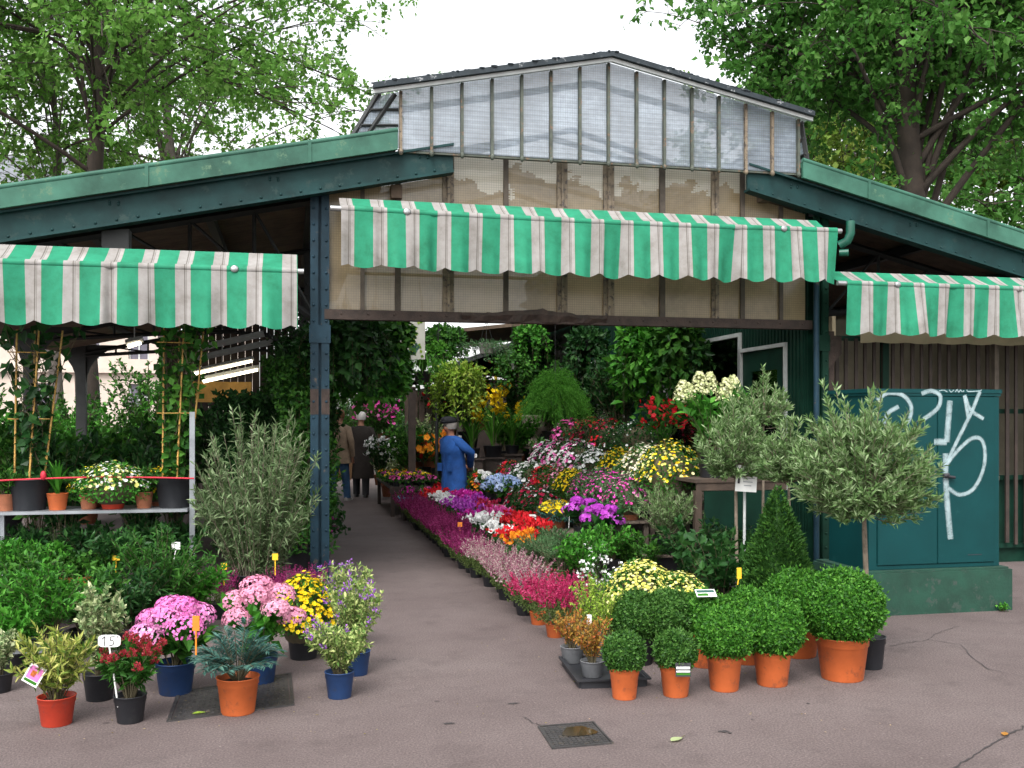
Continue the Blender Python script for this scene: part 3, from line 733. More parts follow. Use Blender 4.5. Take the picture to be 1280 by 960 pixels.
# ------------------------------------------------------------------ foliage generators (local, soil at z0)
def rdir(n, r): return nrm(r.normal(size=(n,3)))
def bez(A,B,Cc,t): 
    t=t[...,None]; return (1-t)**2*A+2*t*(1-t)*B+t*t*Cc
def shrub(g, r, n, h, w, L_, W_, per, z0=0, t0=.25, curve=.5, ang=.9, up=.25, stem=.004, hmin=.5, mat=0, smat=1, base=.15, simple=False, tr=(0,1), d=None, sz=.35, fold=.12):
    """stems from a base spreading into an uneven dome, leaves set along them"""
    ph = r.random(n)*6.283; rho = np.sqrt(r.random(n)); d = w if d is None else d
    hh = h*(hmin+(1-hmin)*r.random(n)*np.sqrt(np.maximum(0,1-.75*rho**2)+.02)**.6)
    A = np.stack([rho*np.cos(ph)*w*.5*base, rho*np.sin(ph)*d*.5*base, np.full(n,z0)],1)
    E = np.stack([rho*np.cos(ph)*w*.5, rho*np.sin(ph)*d*.5, z0+hh],1)
    B = A*.5+E*.5; B[:,2] = z0+hh*(.35+curve*.5); B[:,:2]=A[:,:2]+(E[:,:2]-A[:,:2])*(1-curve*.8)*.5
    if stem: g.stems(A,B,E,stem,stem*.4,smat,5,3)
    t = t0+(1-t0)*r.random((n,per))**.85
    P = bez(A[:,None],B[:,None],E[:,None],t); 
    T = nrm(2*(1-t)[...,None]*(B-A)[:,None]+2*t[...,None]*(E-B)[:,None])
    D = nrm(T*(1-ang*.5)+r.normal(size=(n,per,3))*ang*.75+np.array([0,0,up]))
    P=P.reshape(-1,3); D=D.reshape(-1,3); k=len(P)
    Nn = nrm(r.normal(size=(k,3))*.6+np.array([0,0,1.]))
    s = 1-sz+2*sz*r.random(k)
    g.leaves(P,D,Nn,L_*s,W_*s,mat,tr[0]+(tr[1]-tr[0])*r.random(k),simple=simple,fold=fold)
    return E
def dome(g, r, n, w, h, L_, W_, z0=0, zc=.0, depth=.25, out=.6, mat=0, lump=.08, simple=False, full=False, tr=(0,1), d=None):
    """leaves through the outer shell of a dome (or a ball when full)"""
    d = w if d is None else d
    D0 = rdir(n, r)
    if not full: D0[:,2] = np.abs(D0[:,2])**.8
    lp = 1+lump*(np.sin(D0[:,0]*7+r.random()*6)*np.sin(D0[:,1]*8+r.random()*6)+np.sin(D0[:,2]*9+D0[:,0]*5))
    q = (1-depth*r.random(n)**1.6)*lp
    P = D0*q[:,None]*np.array([w/2,d/2,h/2 if full else h])+np.array([0,0,z0+(h/2 if full else zc)])
    D = nrm(D0*out+rdir(n,r)*(1.1-out)+np.array([0,0,.15]))
    s=.7+.6*r.random(n)
    g.leaves(P,D,nrm(D0+.5*rdir(n,r)),L_*s,W_*s,mat,tr[0]+(tr[1]-tr[0])*r.random(n),simple=simple)
def domeflow(g, r, n, w, h, rad, k, mat, z0=0, zmin=.15, cup=.25, wid=.55, eye=None, jit=.06, d=None, cl=1.0, side=None, tr=(0,1)):
    d = w if d is None else d
    # spread evenly (jittered golden spiral over the cap)
    i = np.arange(n)+.5; z = zmin+(1-zmin)*(1-i/n); ph = i*2.39996+r.normal(0,.25,n)
    s = np.sqrt(np.maximum(0,1-z*z)); D0 = np.stack([s*np.cos(ph),s*np.sin(ph),z],1)
    if cl<1: 
        m = (np.sin(D0[:,0]*5+r.random()*6)+np.sin(D0[:,1]*6+r.random()*6)+r.normal(0,.6,n))>(.8-1.6*cl); D0=D0[m]; n=len(D0)
    P = D0*(1.02+jit*r.normal(size=(n,1)))*np.array([w/2,d/2,h])+np.array([0,0,z0])
    Nn = nrm(D0+.35*rdir(n,r)+np.array([0,0,.25]))
    g.blossoms(P,Nn,rad*(.7+.5*r.random(n)),k,mat,tr[0]+(tr[1]-tr[0])*r.random(n),r,cup,wid,eye)
def spikes(g, r, n, h, w, z0, fl=.5, per=26, L_=.012, W_=.008, mf=1, ml=0, lean=.35, d=None, kf=3):
    d = w if d is None else d
    ph=r.random(n)*6.283; rho=np.sqrt(r.random(n))
    A=np.stack([rho*np.cos(ph)*w*.33,rho*np.sin(ph)*d*.33,np.full(n,z0)],1)
    hh=h*(.65+.35*r.random(n)); E=A+np.stack([rho*np.cos(ph)*w*lean*.5+r.normal(0,.012,n),rho*np.sin(ph)*d*lean*.5+r.normal(0,.012,n),hh],1)
    B=(A+E)/2; B[:,2]+=.12*h
    for lo,hi,m,k in ((.05,1-fl,ml,per//2),(1-fl,1.,mf,per)):
        t=lo+(hi-lo)*r.random((n,k)); P=bez(A[:,None],B[:,None],E[:,None],t).reshape(-1,3); q=len(P)
        sc=(1.15-.6*(t.ravel()-lo)/(hi-lo)) if m==mf else 1.
        D=nrm(rdir(q,r)+np.array([0,0,.75])); g.leaves(P,D,rdir(q,r),L_*sc*(.7+.6*r.random(q)),W_*sc,m,r.random(q),simple=True)
def arching(g, r, n, h, w, L_w, z0=0, mat=0, droop=.5, k=7):
    """ribbon leaves arching outward"""
    ph=r.random(n)*6.283; hh=h*(.5+.5*r.random(n)); ro=w*.5*(.4+.6*r.random(n))
    t=np.linspace(0,1,k)[None,:]
    X=ro[:,None]*t**1.2; Z=hh[:,None]*(t*(1+droop)-droop*1.5*t**2.4)
    P=np.stack([X*np.cos(ph)[:,None],X*np.sin(ph)[:,None],Z+z0],-1)
    Sd=np.stack([-np.sin(ph),np.cos(ph),0*ph],-1)[:,None,:]*(L_w*(1-.9*t**2)*.5)[...,None]
    V=np.stack([P-Sd,P+Sd],2).reshape(-1,3)
    q=(np.arange(n)[:,None]*k+np.arange(k-1)[None])[...,None]*2
    F=(q+np.array([0,1,3,2])).reshape(-1,4)
    g.add(V,F,mat,np.repeat(r.random(n),k*2))
def trailing(g, r, n, drop, w, L_, W_, per, z0=0, mat=0, smat=1, out=.5, flat=.6, d=None):
    """strands that spill over an edge and hang"""
    d = w if d is None else d
    ph=r.random(n)*6.283; q=.3+.7*r.random(n)
    A=np.stack([.25*w*np.cos(ph)*.5,.25*d*np.sin(ph)*.5,np.full(n,z0)],1)
    E=np.stack([w*.5*q*np.cos(ph),d*.5*q*np.sin(ph),z0-drop*(.35+.65*r.random(n))],1)
    B=np.stack([w*.5*q*np.cos(ph)*1.15,d*.5*q*np.sin(ph)*1.15,np.full(n,z0+.12*drop)],1)
    g.stems(A,B,E,.003,.0015,smat,6,3)
    t=r.random((n,per))**.8; P=bez(A[:,None],B[:,None],E[:,None],t).reshape(-1,3); k=len(P)
    o=np.stack([np.cos(ph),np.sin(ph),0*ph],1)[:,None].repeat(per,1).reshape(-1,3)
    D=nrm(rdir(k,r)+o*.7+np.array([0,0,-.5])); s=.65+.7*r.random(k)
    g.leaves(P+rdir(k,r)*L_*.4,D,nrm(o*flat+np.array([0,0,.6])+rdir(k,r)*.5),L_*s,W_*s,mat,r.random(k))
def mops(g, r, n, w, h, hr, z0, nf=70, mat=0, fr=.015, zmin=.35, squash=.75, pts=None):
    """hydrangea heads : hemispheres of four-petalled florets"""
    i=np.arange(n)+.5; z=zmin+(1-zmin)*(1-i/n); ph=i*2.39996+r.random()*6
    s=np.sqrt(np.maximum(0,1-z*z)); Cc=np.stack([s*np.cos(ph)*w/2,s*np.sin(ph)*w/2,z0+z*h],1) if pts is None else np.array(pts,float)
    for c in Cc:
        D0=rdir(nf,r); D0[:,2]=np.where(D0[:,2]<-.35,-D0[:,2],D0[:,2]); R0=hr*(.85+.3*r.random())
        g.blossoms(c+D0*R0*np.array([1,1,squash])*(.93+.1*r.random((nf,1))),nrm(D0+.3*rdir(nf,r)),fr*(.8+.4*r.random(nf)),4,mat,np.clip(r.random()*.5+.5*r.random(nf),0,1),r,.1,.9)
    return Cc
# ------------------------------------------------------------------ small signs
def strokes(g, lines, o, ux, uy, w, off=0.0, mat=0):
    """flat lettering strokes on a plane: lines in (u,v), o origin, ux/uy unit vectors"""
    o=np.array(o,float); ux=np.array(ux,float); uy=np.array(uy,float); n=np.cross(ux,uy)
    for ln in lines:
        p=np.array(ln,float)
        d=nrm(np.gradient(p,axis=0)); s=np.stack([-d[:,1],d[:,0]],1)
        ww=w if np.isscalar(w) else w
        a=p-s*ww/2; b=p+s*ww/2
        to=lambda q: o+q[:,:1]*ux+q[:,1:]*uy+n*off
        g.grid([to(a+(b-a)*f) for f in (0,.2,.5,.8,1)],mat,[[q]*len(p) for q in (0,.75,1,.75,0)],smooth=False)
CAMR = np.array([cT,-sT,0]); CAMF = np.array([sT,cT,0])
def marker(pos, h, cw, ch, col, label, lines=None, rz=0, lean=0.0, shape='round', name='plant_marker', stalk=True):
    """a plastic plant marker pushed into a pot : stalk, plate and writing"""
    t = thing(name, label, 'plant label', pos, -TH+rz, 'plant markers and price signs')
    g=G(); 
    if stalk: g.tube([(0,0,-.02),(lean*.5,0,h*.5),(lean,0,h)],.0045,6); g.build('stalk',col,t)
    g=G(); 
    if shape=='round':
        a=np.linspace(0,2*PI,24,endpoint=False); e=.5; pts=[(lean+cw/2*np.sign(math.cos(q))*abs(math.cos(q))**e, h+ch/2+ch/2*np.sign(math.sin(q))*abs(math.sin(q))**e) for q in a]
    else: pts=[(lean-cw/2,h),(lean+cw/2,h),(lean+cw/2,h+ch),(lean-cw/2,h+ch)]
    g.prism(pts,'y',-.003,.003); pl=g.build('plate',col,t)
    if lines:
        g=G(); strokes(g,lines,(lean,-.0045,h+ch/2),(1,0,0),(0,0,1),max(.0022,ch*.07)); g.build('writing',M['ink'],pl)
    return t
PM['mk_white']=M['white']; PM['mk_yellow']=potmat('yellow_marker_plastic',(.70,.42,.02)); PM['mk_orange']=potmat('orange_marker_plastic',(.70,.20,.02))
def gp(x,y,z=0.): 
    p,d=on_z(x,y,z); return p, d/FPX     # ground point, metres per pixel
def potted(name, label, cat, x, y, pw, ph, pot, build, group=None, z=0., seed=None):
    """potted plant standing at pixel (x,y): pot pw by ph pixels"""
    p,m = gp(x,y,z); r=np.random.default_rng(seed if seed is not None else int(x*7+y*13))
    t=thing(name,label,cat,p,r.random()*.6-.3,group)
    rr=pw*m/2; p2=(p[0]+CAMF[0]*rr*.75, p[1]+CAMF[1]*rr*.75, p[2]); t.location=p2
    s=add_pot(t,rr,ph*m,pot); build(t,r,s,m*1.02); return t
def fol(t,name,g,mats): return g.build(name,mats,t)
# ------------------------------------------------------------------ boxwood balls, right foreground
def boxball(w_px, h_px, key='box', n=None, sink=.0):
    def f(t,r,s,m):
        w,h=w_px*m,h_px*m; g=G(); n_=n or int(5600*(w/.26)**1.35)
        dome(g,r,n_,w*.99,h*.99,.019,.0145,s-.012-sink*h,0,.15,.36,0,.016,full=True)
        dome(g,r,int(n_*.025),w*1.05,h*1.05,.024,.013,s-.012-.02*h,0,.06,.9,0,.03,full=True,tr=(.5,1))
        g.sphere((0,0,s-.012+h/2),(w*.40,w*.40,h*.40),14,10,0)
        g.tube([(0,0,s-.05),(0,0,s+h*.4)],.012,6,1)
        fol(t,'foliage',g,[L[key],L['stem']])
    return f
BG='clipped boxwood balls on the pavement'
potted('potted_boxwood','smallest round boxwood in an orange pot, leftmost of the front row','potted plant',782,876,38,39,'terra',boxball(50,52,'box_dark'),BG)
bx2=potted('potted_boxwood','small round boxwood with a dark printed tag on its orange pot','potted plant',847,873,40,39,'terra',boxball(52,50,'box_dark'),BG)
potted('potted_boxwood','medium round boxwood in the third orange pot of the front row','potted plant',909,866,45,46,'terra',boxball(70,64),BG)
potted('potted_boxwood','medium round boxwood in orange pot next to the biggest ball, front row','potted plant',970,860,48,44,'terra',boxball(78,72),BG)
potted('potted_boxwood','biggest boxwood ball in the widest orange pot, right end of front row','potted plant',1061,854,66,54,'terra',boxball(102,94),BG)
potted('potted_boxwood','round boxwood directly behind the smallest ball, in a black pot','potted plant',800,833,44,36,'black',boxball(66,62,'box_dark'),BG)
potted('potted_boxwood','dark boxwood ball in black pot behind the ball with the printed tag','potted plant',840,834,46,38,'black',boxball(74,62,'box_dark'),BG)
potted('potted_boxwood','half hidden boxwood with a picture tag on top, second row in orange pot','potted plant',884,836,44,42,'terra',boxball(64,60),BG)
potted('potted_boxwood','boxwood ball with a yellow marker, behind the two medium balls','potted plant',938,832,44,34,'terra',boxball(72,66),BG)
potted('potted_boxwood','big boxwood ball in the back row, in front of the conifer cone','potted plant',1003,824,58,40,'terra',boxball(84,76),BG)
# printed tags
def card(pos, w, h, rz, tilt, label, stripes_, name='plant_tag', back=None):
    t=thing(name,label,'plant label',pos,-TH+rz); t.rotation_euler=(tilt,0,-TH+rz)
    g=G(); g.box(-w/2,w/2,-.0012,.0012,0,h); pl=g.build('card',back or M['white'],t)
    for (x0,x1,z0,z1,mt) in stripes_:
        g=G(); g.box(-w/2+x0*w,-w/2+x1*w,-.0022,-.0013,z0*h,z1*h); g.build('print',mt,pl)
    return t
p,_=gp(856,869); tagp=bx2.location
card((tagp[0]-.005,tagp[1]-.125,.135),.085,.075,0,-.12,'dark printed tag on the rim of a small boxwood pot',[(.06,.94,.55,.72,M['white']),(.06,.94,.12,.26,L['bright']),(.06,.94,.32,.44,M['white'])],back=M['ink'])
p,m=on_z(884,746,.46); card((p[0],p[1],.46),.125,.07,.1,-1.05,'picture tag lying tilted on a half hidden boxwood ball',[(.05,.95,.55,.9,L['blue']),(.05,.6,.1,.45,L['bright'])])
p,m=on_z(922,727,.50); marker(p,.02,.03,.07,PM['mk_yellow'],'yellow marker standing on a second row boxwood ball',None,0,.01,'sq')
# ------------------------------------------------------------------ left foreground
def shrubf(mats, **k):
    def f(t,r,s,m):
        g=G(); a=dict(k); a['h']*=m; a['w']*=m; shrub(g,r,z0=s,**a); fol(t,'foliage',g,mats)
    return f
potted('potted_variegated_shrub','yellow green variegated shrub in a red pot with a pink picture tag','potted plant',63,910,46,36,'red',
   shrubf([L['vary'],L['stem']],n=46,h=92,w=104,L_=.05,W_=.012,per=40,t0=.2,curve=.6,ang=.9,hmin=.45))
p,_=gp(40,906); card((p[0]+.01,p[1]-.11,.235),.085,.10,.0,-.2,'pink flower picture tag tilted on the yellow green shrub',[(.1,.9,.25,.9,C['mop']),(.1,.9,.08,.22,L['bright']),(.3,.6,.4,.7,C['orange'])]).rotation_euler=(-.15,.5,-TH)
def skimmia(t,r,s,m):
    g=G(); E=shrub(g,r,34,74*m,92*m,.055,.019,30,s,.35,.55,.9,.2,.005,.5,tr=(0,.7)); fol(t,'foliage',g,[L['green'],L['stem']])
    g=G(); r2=np.random.default_rng(3)
    top=E[np.argsort(-E[:,2])[:26]]
    for e in top:
        n=90; D0=rdir(n,r2); D0[:,2]=np.abs(D0[:,2])
        g.leaves(e+D0*r2.random((n,1))**.4*np.array([.022,.022,.042]),nrm(D0+np.array([0,0,.5])),rdir(n,r2),.012,.009,0,r2.random(n),simple=True)
    fol(t,'buds',g,[C['skim']])
sk=potted('potted_skimmia','small skimmia with dark red bud clusters in a charcoal pot','potted plant',157,906,40,34,'black',skimmia)
p=sk.location; marker((p[0]-.05,p[1]-.05,.11),.285,.115,.062,M['white'],'white price sign reading 15 above the red skimmia buds',
   [[(-0.0385, 0.0081), (-0.0277, 0.0175), (-0.0223, 0.023)], [(-0.021, 0.0243), (-0.0223, 0.0), (-0.025, -0.0243)], [(0.0317, 0.0216), (0.0182, 0.0223), (0.0074, 0.0216)], [(0.0074, 0.0216), (0.0067, 0.0121), (0.0061, 0.0027)], [(0.0061, 0.0041), (0.0182, 0.0054), (0.0249, -0.0054), (0.0195, -0.0189), (0.0074, -0.023), (-0.0007, -0.0175)], [(0.0412, 0.0257), (0.0452, 0.0189), (0.0466, 0.0135)]],0,-.045,'round','price_sign')
potted('potted_variegated_shrub','pale cream variegated shrub in a charcoal pot behind the red skimmia','potted plant',118,878,40,34,'black',
   shrubf([L['vari'],L['stem']],n=40,h=116,w=72,L_=.034,W_=.02,per=62,t0=.12,curve=.7,ang=1.,hmin=.5))
def hydr(w,h,n,hr,key,leaf='green',nf=330,fr=.0095):
    def f(t,r,s,m):
        g=G(); shrub(g,r,18,h*.72*m,w*.95*m,.10,.065,12,s,.25,.6,.8,.1,.005,.5); fol(t,'foliage',g,[L[leaf],L['stem']])
        i=np.arange(n)+.5; z=.45+.55*(1-i/n); ph=i*2.39996+r.random()*6; q=np.sqrt(np.maximum(0,1-z*z)); W_=w*.8*m; H_=h*.72*m
        for k in range(n): g=G(); mops(g,r,1,0,0,hr*m,0,nf,0,fr,pts=[(q[k]*math.cos(ph[k])*W_/2,q[k]*math.sin(ph[k])*W_/2,s+h*.12*m+z[k]*H_)]); fol(t,'flower_head',g,[C[key]])
    return f
potted('potted_hydrangea','bright pink mophead hydrangea in a large navy pot with an orange tag','potted plant',213,871,50,40,'blue',hydr(102,88,8,22,'mop',fr=.0105,nf=330))
p,m=on_z(245,776,.55); marker((p[0],p[1],.40),.10,.035,.075,PM['mk_orange'],'orange marker stuck in the bright pink hydrangea',None,0,0,'sq')
def feathery(t,r,s,m):
    g=G(); n=44; ph=r.random(n)*6.283; rho=.3+.7*np.sqrt(r.random(n)); h=92*m; w=118*m
    A=np.stack([.02*np.cos(ph),.02*np.sin(ph),np.full(n,s)],1); E=np.stack([rho*np.cos(ph)*w/2,rho*np.sin(ph)*w/2,s+h*(1.05-.75*rho**1.6)*(.7+.35*r.random(n))],1)
    B=(A+E)/2; B[:,2]+=.09; g.stems(A,B,E,.004,.0015,1,6,3)
    for k in range(17):
        t_=np.full(n,.28+.72*k/16); P=bez(A,B,E,t_); T=nrm(2*(1-t_)[:,None]*(B-A)+2*t_[:,None]*(E-B)); Sd=nrm(np.cross(T,np.array([0,0,1.])))
        for sg in (-1,1):
            D=nrm(Sd*sg+T*.75+r.normal(0,.12,(n,3))); g.leaves(P,D,np.tile([0,0,1.],(n,1)),.085*(1.1-.5*k/16)*(.8+.4*r.random(n)),.011,0,r.random(n))
    fol(t,'foliage',g,[L['blue'],L['stem']])
potted('potted_mahonia','blue green mahonia with narrow feathery leaves in a glossy orange pot','potted plant',292,896,53,46,'terra',feathery)
card(tuple(np.array(gp(299,884)[0])+np.array([.0,-.05,.06])),.035,.03,-.15,-.06,'small white price sticker on the glossy orange mahonia pot',[(.15,.85,.3,.7,M['ink'])],'price_sticker')
potted('potted_hydrangea','pale pink hydrangea in a navy pot behind the feathery orange pot','potted plant',322,857,42,36,'blue',hydr(108,104,8,21,'palepink','bright',fr=.0100,nf=330))
def mum(w,h,keys,nfl,rad,leaf='green',nl=2600,k=7,cl=1.,zmin=.12,ll=.03,eye=None,d=None,parts=True):
    def f(t,r,s,m):
        W,H=w*m,h*m; g=G(); dome(g,r,nl,W,H,ll,ll*.5,s,0,.45,.5,0,.03,tr=(0,.9)); g.sphere((0,0,s+H*.25),(W*.36,W*.36,H*.55),12,8,1)
        fol(t,'foliage',g,[L[leaf],L['stem']])
        for key in keys:
            g=G(); domeflow(g,r,int(nfl/len(keys)),W,H,rad,k,0,s,zmin,cl=cl,jit=.035); fol(t,'flowers',g,[C[key]])
    return f
potted('potted_chrysanthemum','vivid yellow chrysanthemum mound in a black pot beside the iron column','potted plant',376,826,42,38,'black',mum(80,68,['yellow'],620,.017))
def hebe(w,h,n=46):
    def f(t,r,s,m):
        g=G(); E=shrub(g,r,n,h*m,w*m,.032,.012,62,s,.12,.6,.9,.25,.003,.5); fol(t,'foliage',g,[L['hebe'],L['stem']])
        g=G(); sel=E[r.random(len(E))<.36]; q=len(sel)*16; P=np.repeat(sel,16,0)+r.normal(0,.010,(q,3)); g.leaves(P,nrm(rdir(q,r)+np.array([0,0,.4])),rdir(q,r),.014,.011,0,r.random(q),simple=True)
        fol(t,'flowers',g,[C['violet']])
    return f
HG='variegated hebes with purple flowers by the aisle'
potted('potted_hebe','variegated hebe with purple flowers in the nearest navy pot by the aisle','potted plant',422,875,37,33,'blue',hebe(92,74),HG)
potted('potted_hebe','variegated purple flowered hebe in navy pot, right of and behind the nearest','potted plant',444,846,34,30,'blue',hebe(82,96),HG)
potted('potted_hebe','variegated purple flowered hebe set furthest back against the iron column','potted plant',432,815,34,30,'blue',hebe(74,90),HG)
# behind them
potted('potted_olive_bush','tall bushy grey olive bush standing before the iron column','potted plant',315,765,70,46,'black',
   shrubf([L['olive_grey'],L['olivebark']],n=150,h=218,w=158,L_=.072,W_=.0135,per=80,t0=.03,curve=.45,ang=.95,up=.3,stem=.0045,hmin=.30,base=.35))
potted('potted_mahonia','broad dark mahonia bush below the grey olive, left of the hydrangeas','potted plant',198,800,50,34,'black',
   shrubf([L['green'],L['stem']],n=60,h=112,w=138,L_=.06,W_=.012,per=50,t0=.25,curve=.5,ang=.9,up=.1,hmin=.45,tr=(0,.75)))
potted('potted_choisya','bright green choisya with fingered leaves at the left photo edge','potted plant',48,832,52,34,'black',
   shrubf([L['bright'],L['stem']],n=70,h=98,w=120,L_=.052,W_=.018,per=36,t0=.3,curve=.6,ang=1.,up=.1,hmin=.5))
potted('potted_variegated_shrub','small cream variegated shrub cut off by the left photo edge','potted plant',-8,868,34,24,'black',
   shrubf([L['vari'],L['stem']],n=26,h=60,w=56,L_=.03,W_=.016,per=40,t0=.15,curve=.7,hmin=.5))
def heather(h,w,keyf,nsp=70,fl=.5,mixk=None):
    def f(t,r,s,m):
        g=G(); spikes(g,r,nsp,h,w,s,fl,30,.013,.009); fol(t,'flower_spikes',g,[L['heath'],C[keyf]])
    return f
for (x,y,w,h,key,lab) in ((100,815,110,92,'green','low green leafy shrub between the cream variegated shrub and the bench'),(160,812,100,80,'dark','low dark shrub behind the bright pink hydrangea'),(236,790,92,72,'bright','low bright green shrub between hydrangeas and grey olive'),(20,800,110,84,'green','low green leafy shrub behind the choisya at the left edge'),(8,845,80,70,'bright','low bright green plant at the left edge below the choisya')):
    potted('potted_shrub',lab,'potted plant',x,y,40,26,'black',shrubf([L[key],L['stem']],n=50,h=h,w=w,L_=.055,W_=.024,per=34,t0=.2,curve=.55,ang=1.,up=.1,hmin=.45),'low shrubs filling the left stall')
for (x,y,lab) in ((352,772,'dark magenta heather in a small pot under the grey olive'),(384,768,'dark magenta heather tucked against the foot of the iron column'),(268,775,'dark magenta heather left of the grey olive bush stem')):
    potted('potted_heather',lab,'potted plant',x,y,30,20,'black',heather(.30,.34,'heather',80,.6))
p,m=on_z(282,706,.5); 
for (x,y,z,lab) in ((280,712,.40,'yellow marker low among the grey olive leaves'),(344,700,.45,'yellow marker beside the iron column among olive leaves'),(308,690,.45,'yellow marker deep inside the grey olive bush')):
    p,_=on_z(x,y,z); marker((p[0],p[1],z-.1),.1,.045,.05,PM['mk_yellow'],lab,None,0,0,'sq')
# ------------------------------------------------------------------ right foreground: tray, spirea, mums, olives, cone
p,m=gp(768,856); tr=thing('plant_tray','black plastic nursery tray holding small grey pots beside the boxwoods','tray',(p[0],p[1]+.22,0),-TH*.4)
g=G(); w,d,h=.19,.27,.05
g.box(-w,w,-d,d,.012,.018); 
for a in ((-w-.012,-w,-d,d),(w,w+.012,-d,d)): g.box(*a,.0,h)
for a in ((-w,w,-d-.012,-d),(-w,w,d,d+.012)): g.box(*a,.0,h)
g.box(-w-.03,w+.03,-d-.03,-d-.0125,h-.006,h+.004); g.box(-w-.03,w+.03,d+.0125,d+.03,h-.006,h+.004); g.box(-w-.03,-w-.0125,-d-.012,d+.012,h-.006,h+.004); g.box(w+.0125,w+.03,-d-.012,d+.012,h-.006,h+.004)
g.build('tray',PM['black'],tr)
TG='small pots in the black nursery tray'
for (x,y,key,h,w,lab) in ((741,848,'autumn',60,52,'amber leaved spirea in the front grey pot of the black tray'),(716,830,'autumn',50,50,'amber leaved spirea in the left grey pot of the black tray'),
     (762,826,'lime',74,56,'lime green spirea in the right rear pot of the black tray'),(738,815,'lime',76,58,'lime green spirea in the rear pot of the black tray')):
    potted('potted_spirea',lab,'potted plant',x,y,30,20,'grey',shrubf([L[key],L['stem']],n=40,h=h,w=w,L_=.022,W_=.010,per=46,t0=.2,curve=.6,hmin=.5),TG,z=.02)
p,m=gp(740,850); marker((p[0],p[1]+.1,.15),.16,.028,.06,M['white'],'white bent marker stuck in the lime spirea tray',None,0,.012,'sq')
p2,_=gp(806,790); 
potted('potted_chrysanthemum','pale yellow chrysanthemum mound left of and behind the boxwood balls','potted plant',804,800,50,34,'black',mum(94,64,['lemon'],1150,.0135,'green',2600,6,zmin=.05))
potted('potted_chrysanthemum','pale yellow chrysanthemum mound right of its twin, above dark boxwood','potted plant',848,802,50,34,'black',mum(86,52,['lemon'],950,.0135,'green',2200,6,zmin=.05))
def gaura(t,r,s,m):
    g=G(); E=shrub(g,r,46,.42,.36,.028,.008,16,s,.05,.7,.9,.2,.0018,.55); fol(t,'foliage',g,[L['bright'],L['stem']])
    g=G(); q=len(E)*2; P=np.repeat(E,2,0)+r.normal(0,.02,(q,3)); g.blossoms(P,rdir(q,r),np.full(q,.014),4,0,r.random(q),r,.3,.6); fol(t,'flowers',g,[C['white']])
for x,y,lab in ((752,785,'airy white flowered gaura between tray and pale yellow chrysanthemums'),(738,762,'airy white flowered gaura behind the lime spirea')):
    potted('potted_gaura',lab,'potted plant',x,y,28,20,'black',gaura)
def standard_olive(cw,ch,cz,tz,n=150,key='olive',lean=0,wild=.0,tr=.016):
    def f(t,r,s,m):
        W,H=cw*m,ch*m; z1=s+tz*m; g=G()
        g.tube([(0,0,s-.06),(lean*.4,.01,s+(z1-s)*.4),(lean*.9,-.005,s+(z1-s)*.8),(lean,0,z1+.05)],[tr*1.15,tr,tr*.95,tr*.6],8,1)
        trunk=g.build('trunk',[L['olive'],L['olivebark']],t)
        g=G(); r_=r
        D0=rdir(n,r_); D0[:,2]=np.where(D0[:,2]<-.75,-D0[:,2],D0[:,2])
        q=.75+.32*r_.random(n); E=D0*q[:,None]*np.array([W/2,W/2,H/2])+np.array([lean,0,z1+H*.28])
        E[:,2]+=wild*m*np.maximum(0,r_.random(n)-.75)*5.5*(D0[:,2]>.25)
        A=np.tile([lean,0,z1-.02],(n,1))+r_.normal(0,.015,(n,3)); B=A*.45+E*.55; B[:,2]-=.02
        g.stems(A,B,E,.005,.0018,1,5,3)
        per=52; t_=.40+.60*r_.random((n,per))**.7; P=bez(A[:,None],B[:,None],E[:,None],t_).reshape(-1,3)
        T=np.repeat(nrm(E-B)[:,None],per,1).reshape(-1,3); k=len(P)
        D=nrm(T*.55+rdir(k,r_)*.75+np.array([0,0,.35])); s_=.7+.6*r_.random(k)
        g.leaves(P,D,rdir(k,r_)+np.array([0,0,.5]),.053*s_,.0118*s_,0,r_.random(k)); fol(t,'crown',g,[L[key],L['olivebark']])
    return f
OG='olive trees trained on bare stems'
potted('potted_olive_tree','largest olive standard with wide round crown in front of the teal cabinet','potted tree',1092,838,40,40,'black',standard_olive(176,142,0,164,380,'olive',-.035,44,.017),OG)
potted('potted_olive_tree','slim olive standard between the tagged olive and the largest olive','potted tree',990,790,40,34,'terra',standard_olive(74,70,0,160,110,'olive',0,24,.012),OG)
ot=potted('potted_olive_tree','silvery olive standard with white printed card tied to its stem','potted tree',926,768,44,34,'black',standard_olive(98,90,0,146,150,'olive',-.02,26,.014),OG)
potted('potted_olive_tree','tall thin olive rising behind the silvery tagged olive crown','potted tree',958,752,40,30,'black',standard_olive(70,62,0,196,60,'olive',0,20,.012),OG)
p,_=on_Y(932,599,ot.location[1]-.10); card((p[0],p[1],p[2]-.10),.17,.21,0,0,'white printed card hanging on the silvery olive stem',[(.10,.20,.62,.82,M['ink']),(.10,.20,.30,.5,M['ink']),(.35,.9,.75,.78,M['steel']),(.35,.9,.62,.65,M['steel']),(.30,.9,.5,.53,M['steel']),(.35,.8,.36,.39,M['steel']),(.4,.75,.22,.25,M['steel'])],'info_card').rotation_euler=(0,.06,-TH)
g=G(); q=ot.location; g.tube([(q[0]+.04,q[1]-.03,.1),(q[0]+.045,q[1]-.03,1.05)],.012,8); props(g.build('support_cane',M['frame_white']),'pale grey support pole standing beside the tagged olive stem','plant stake')
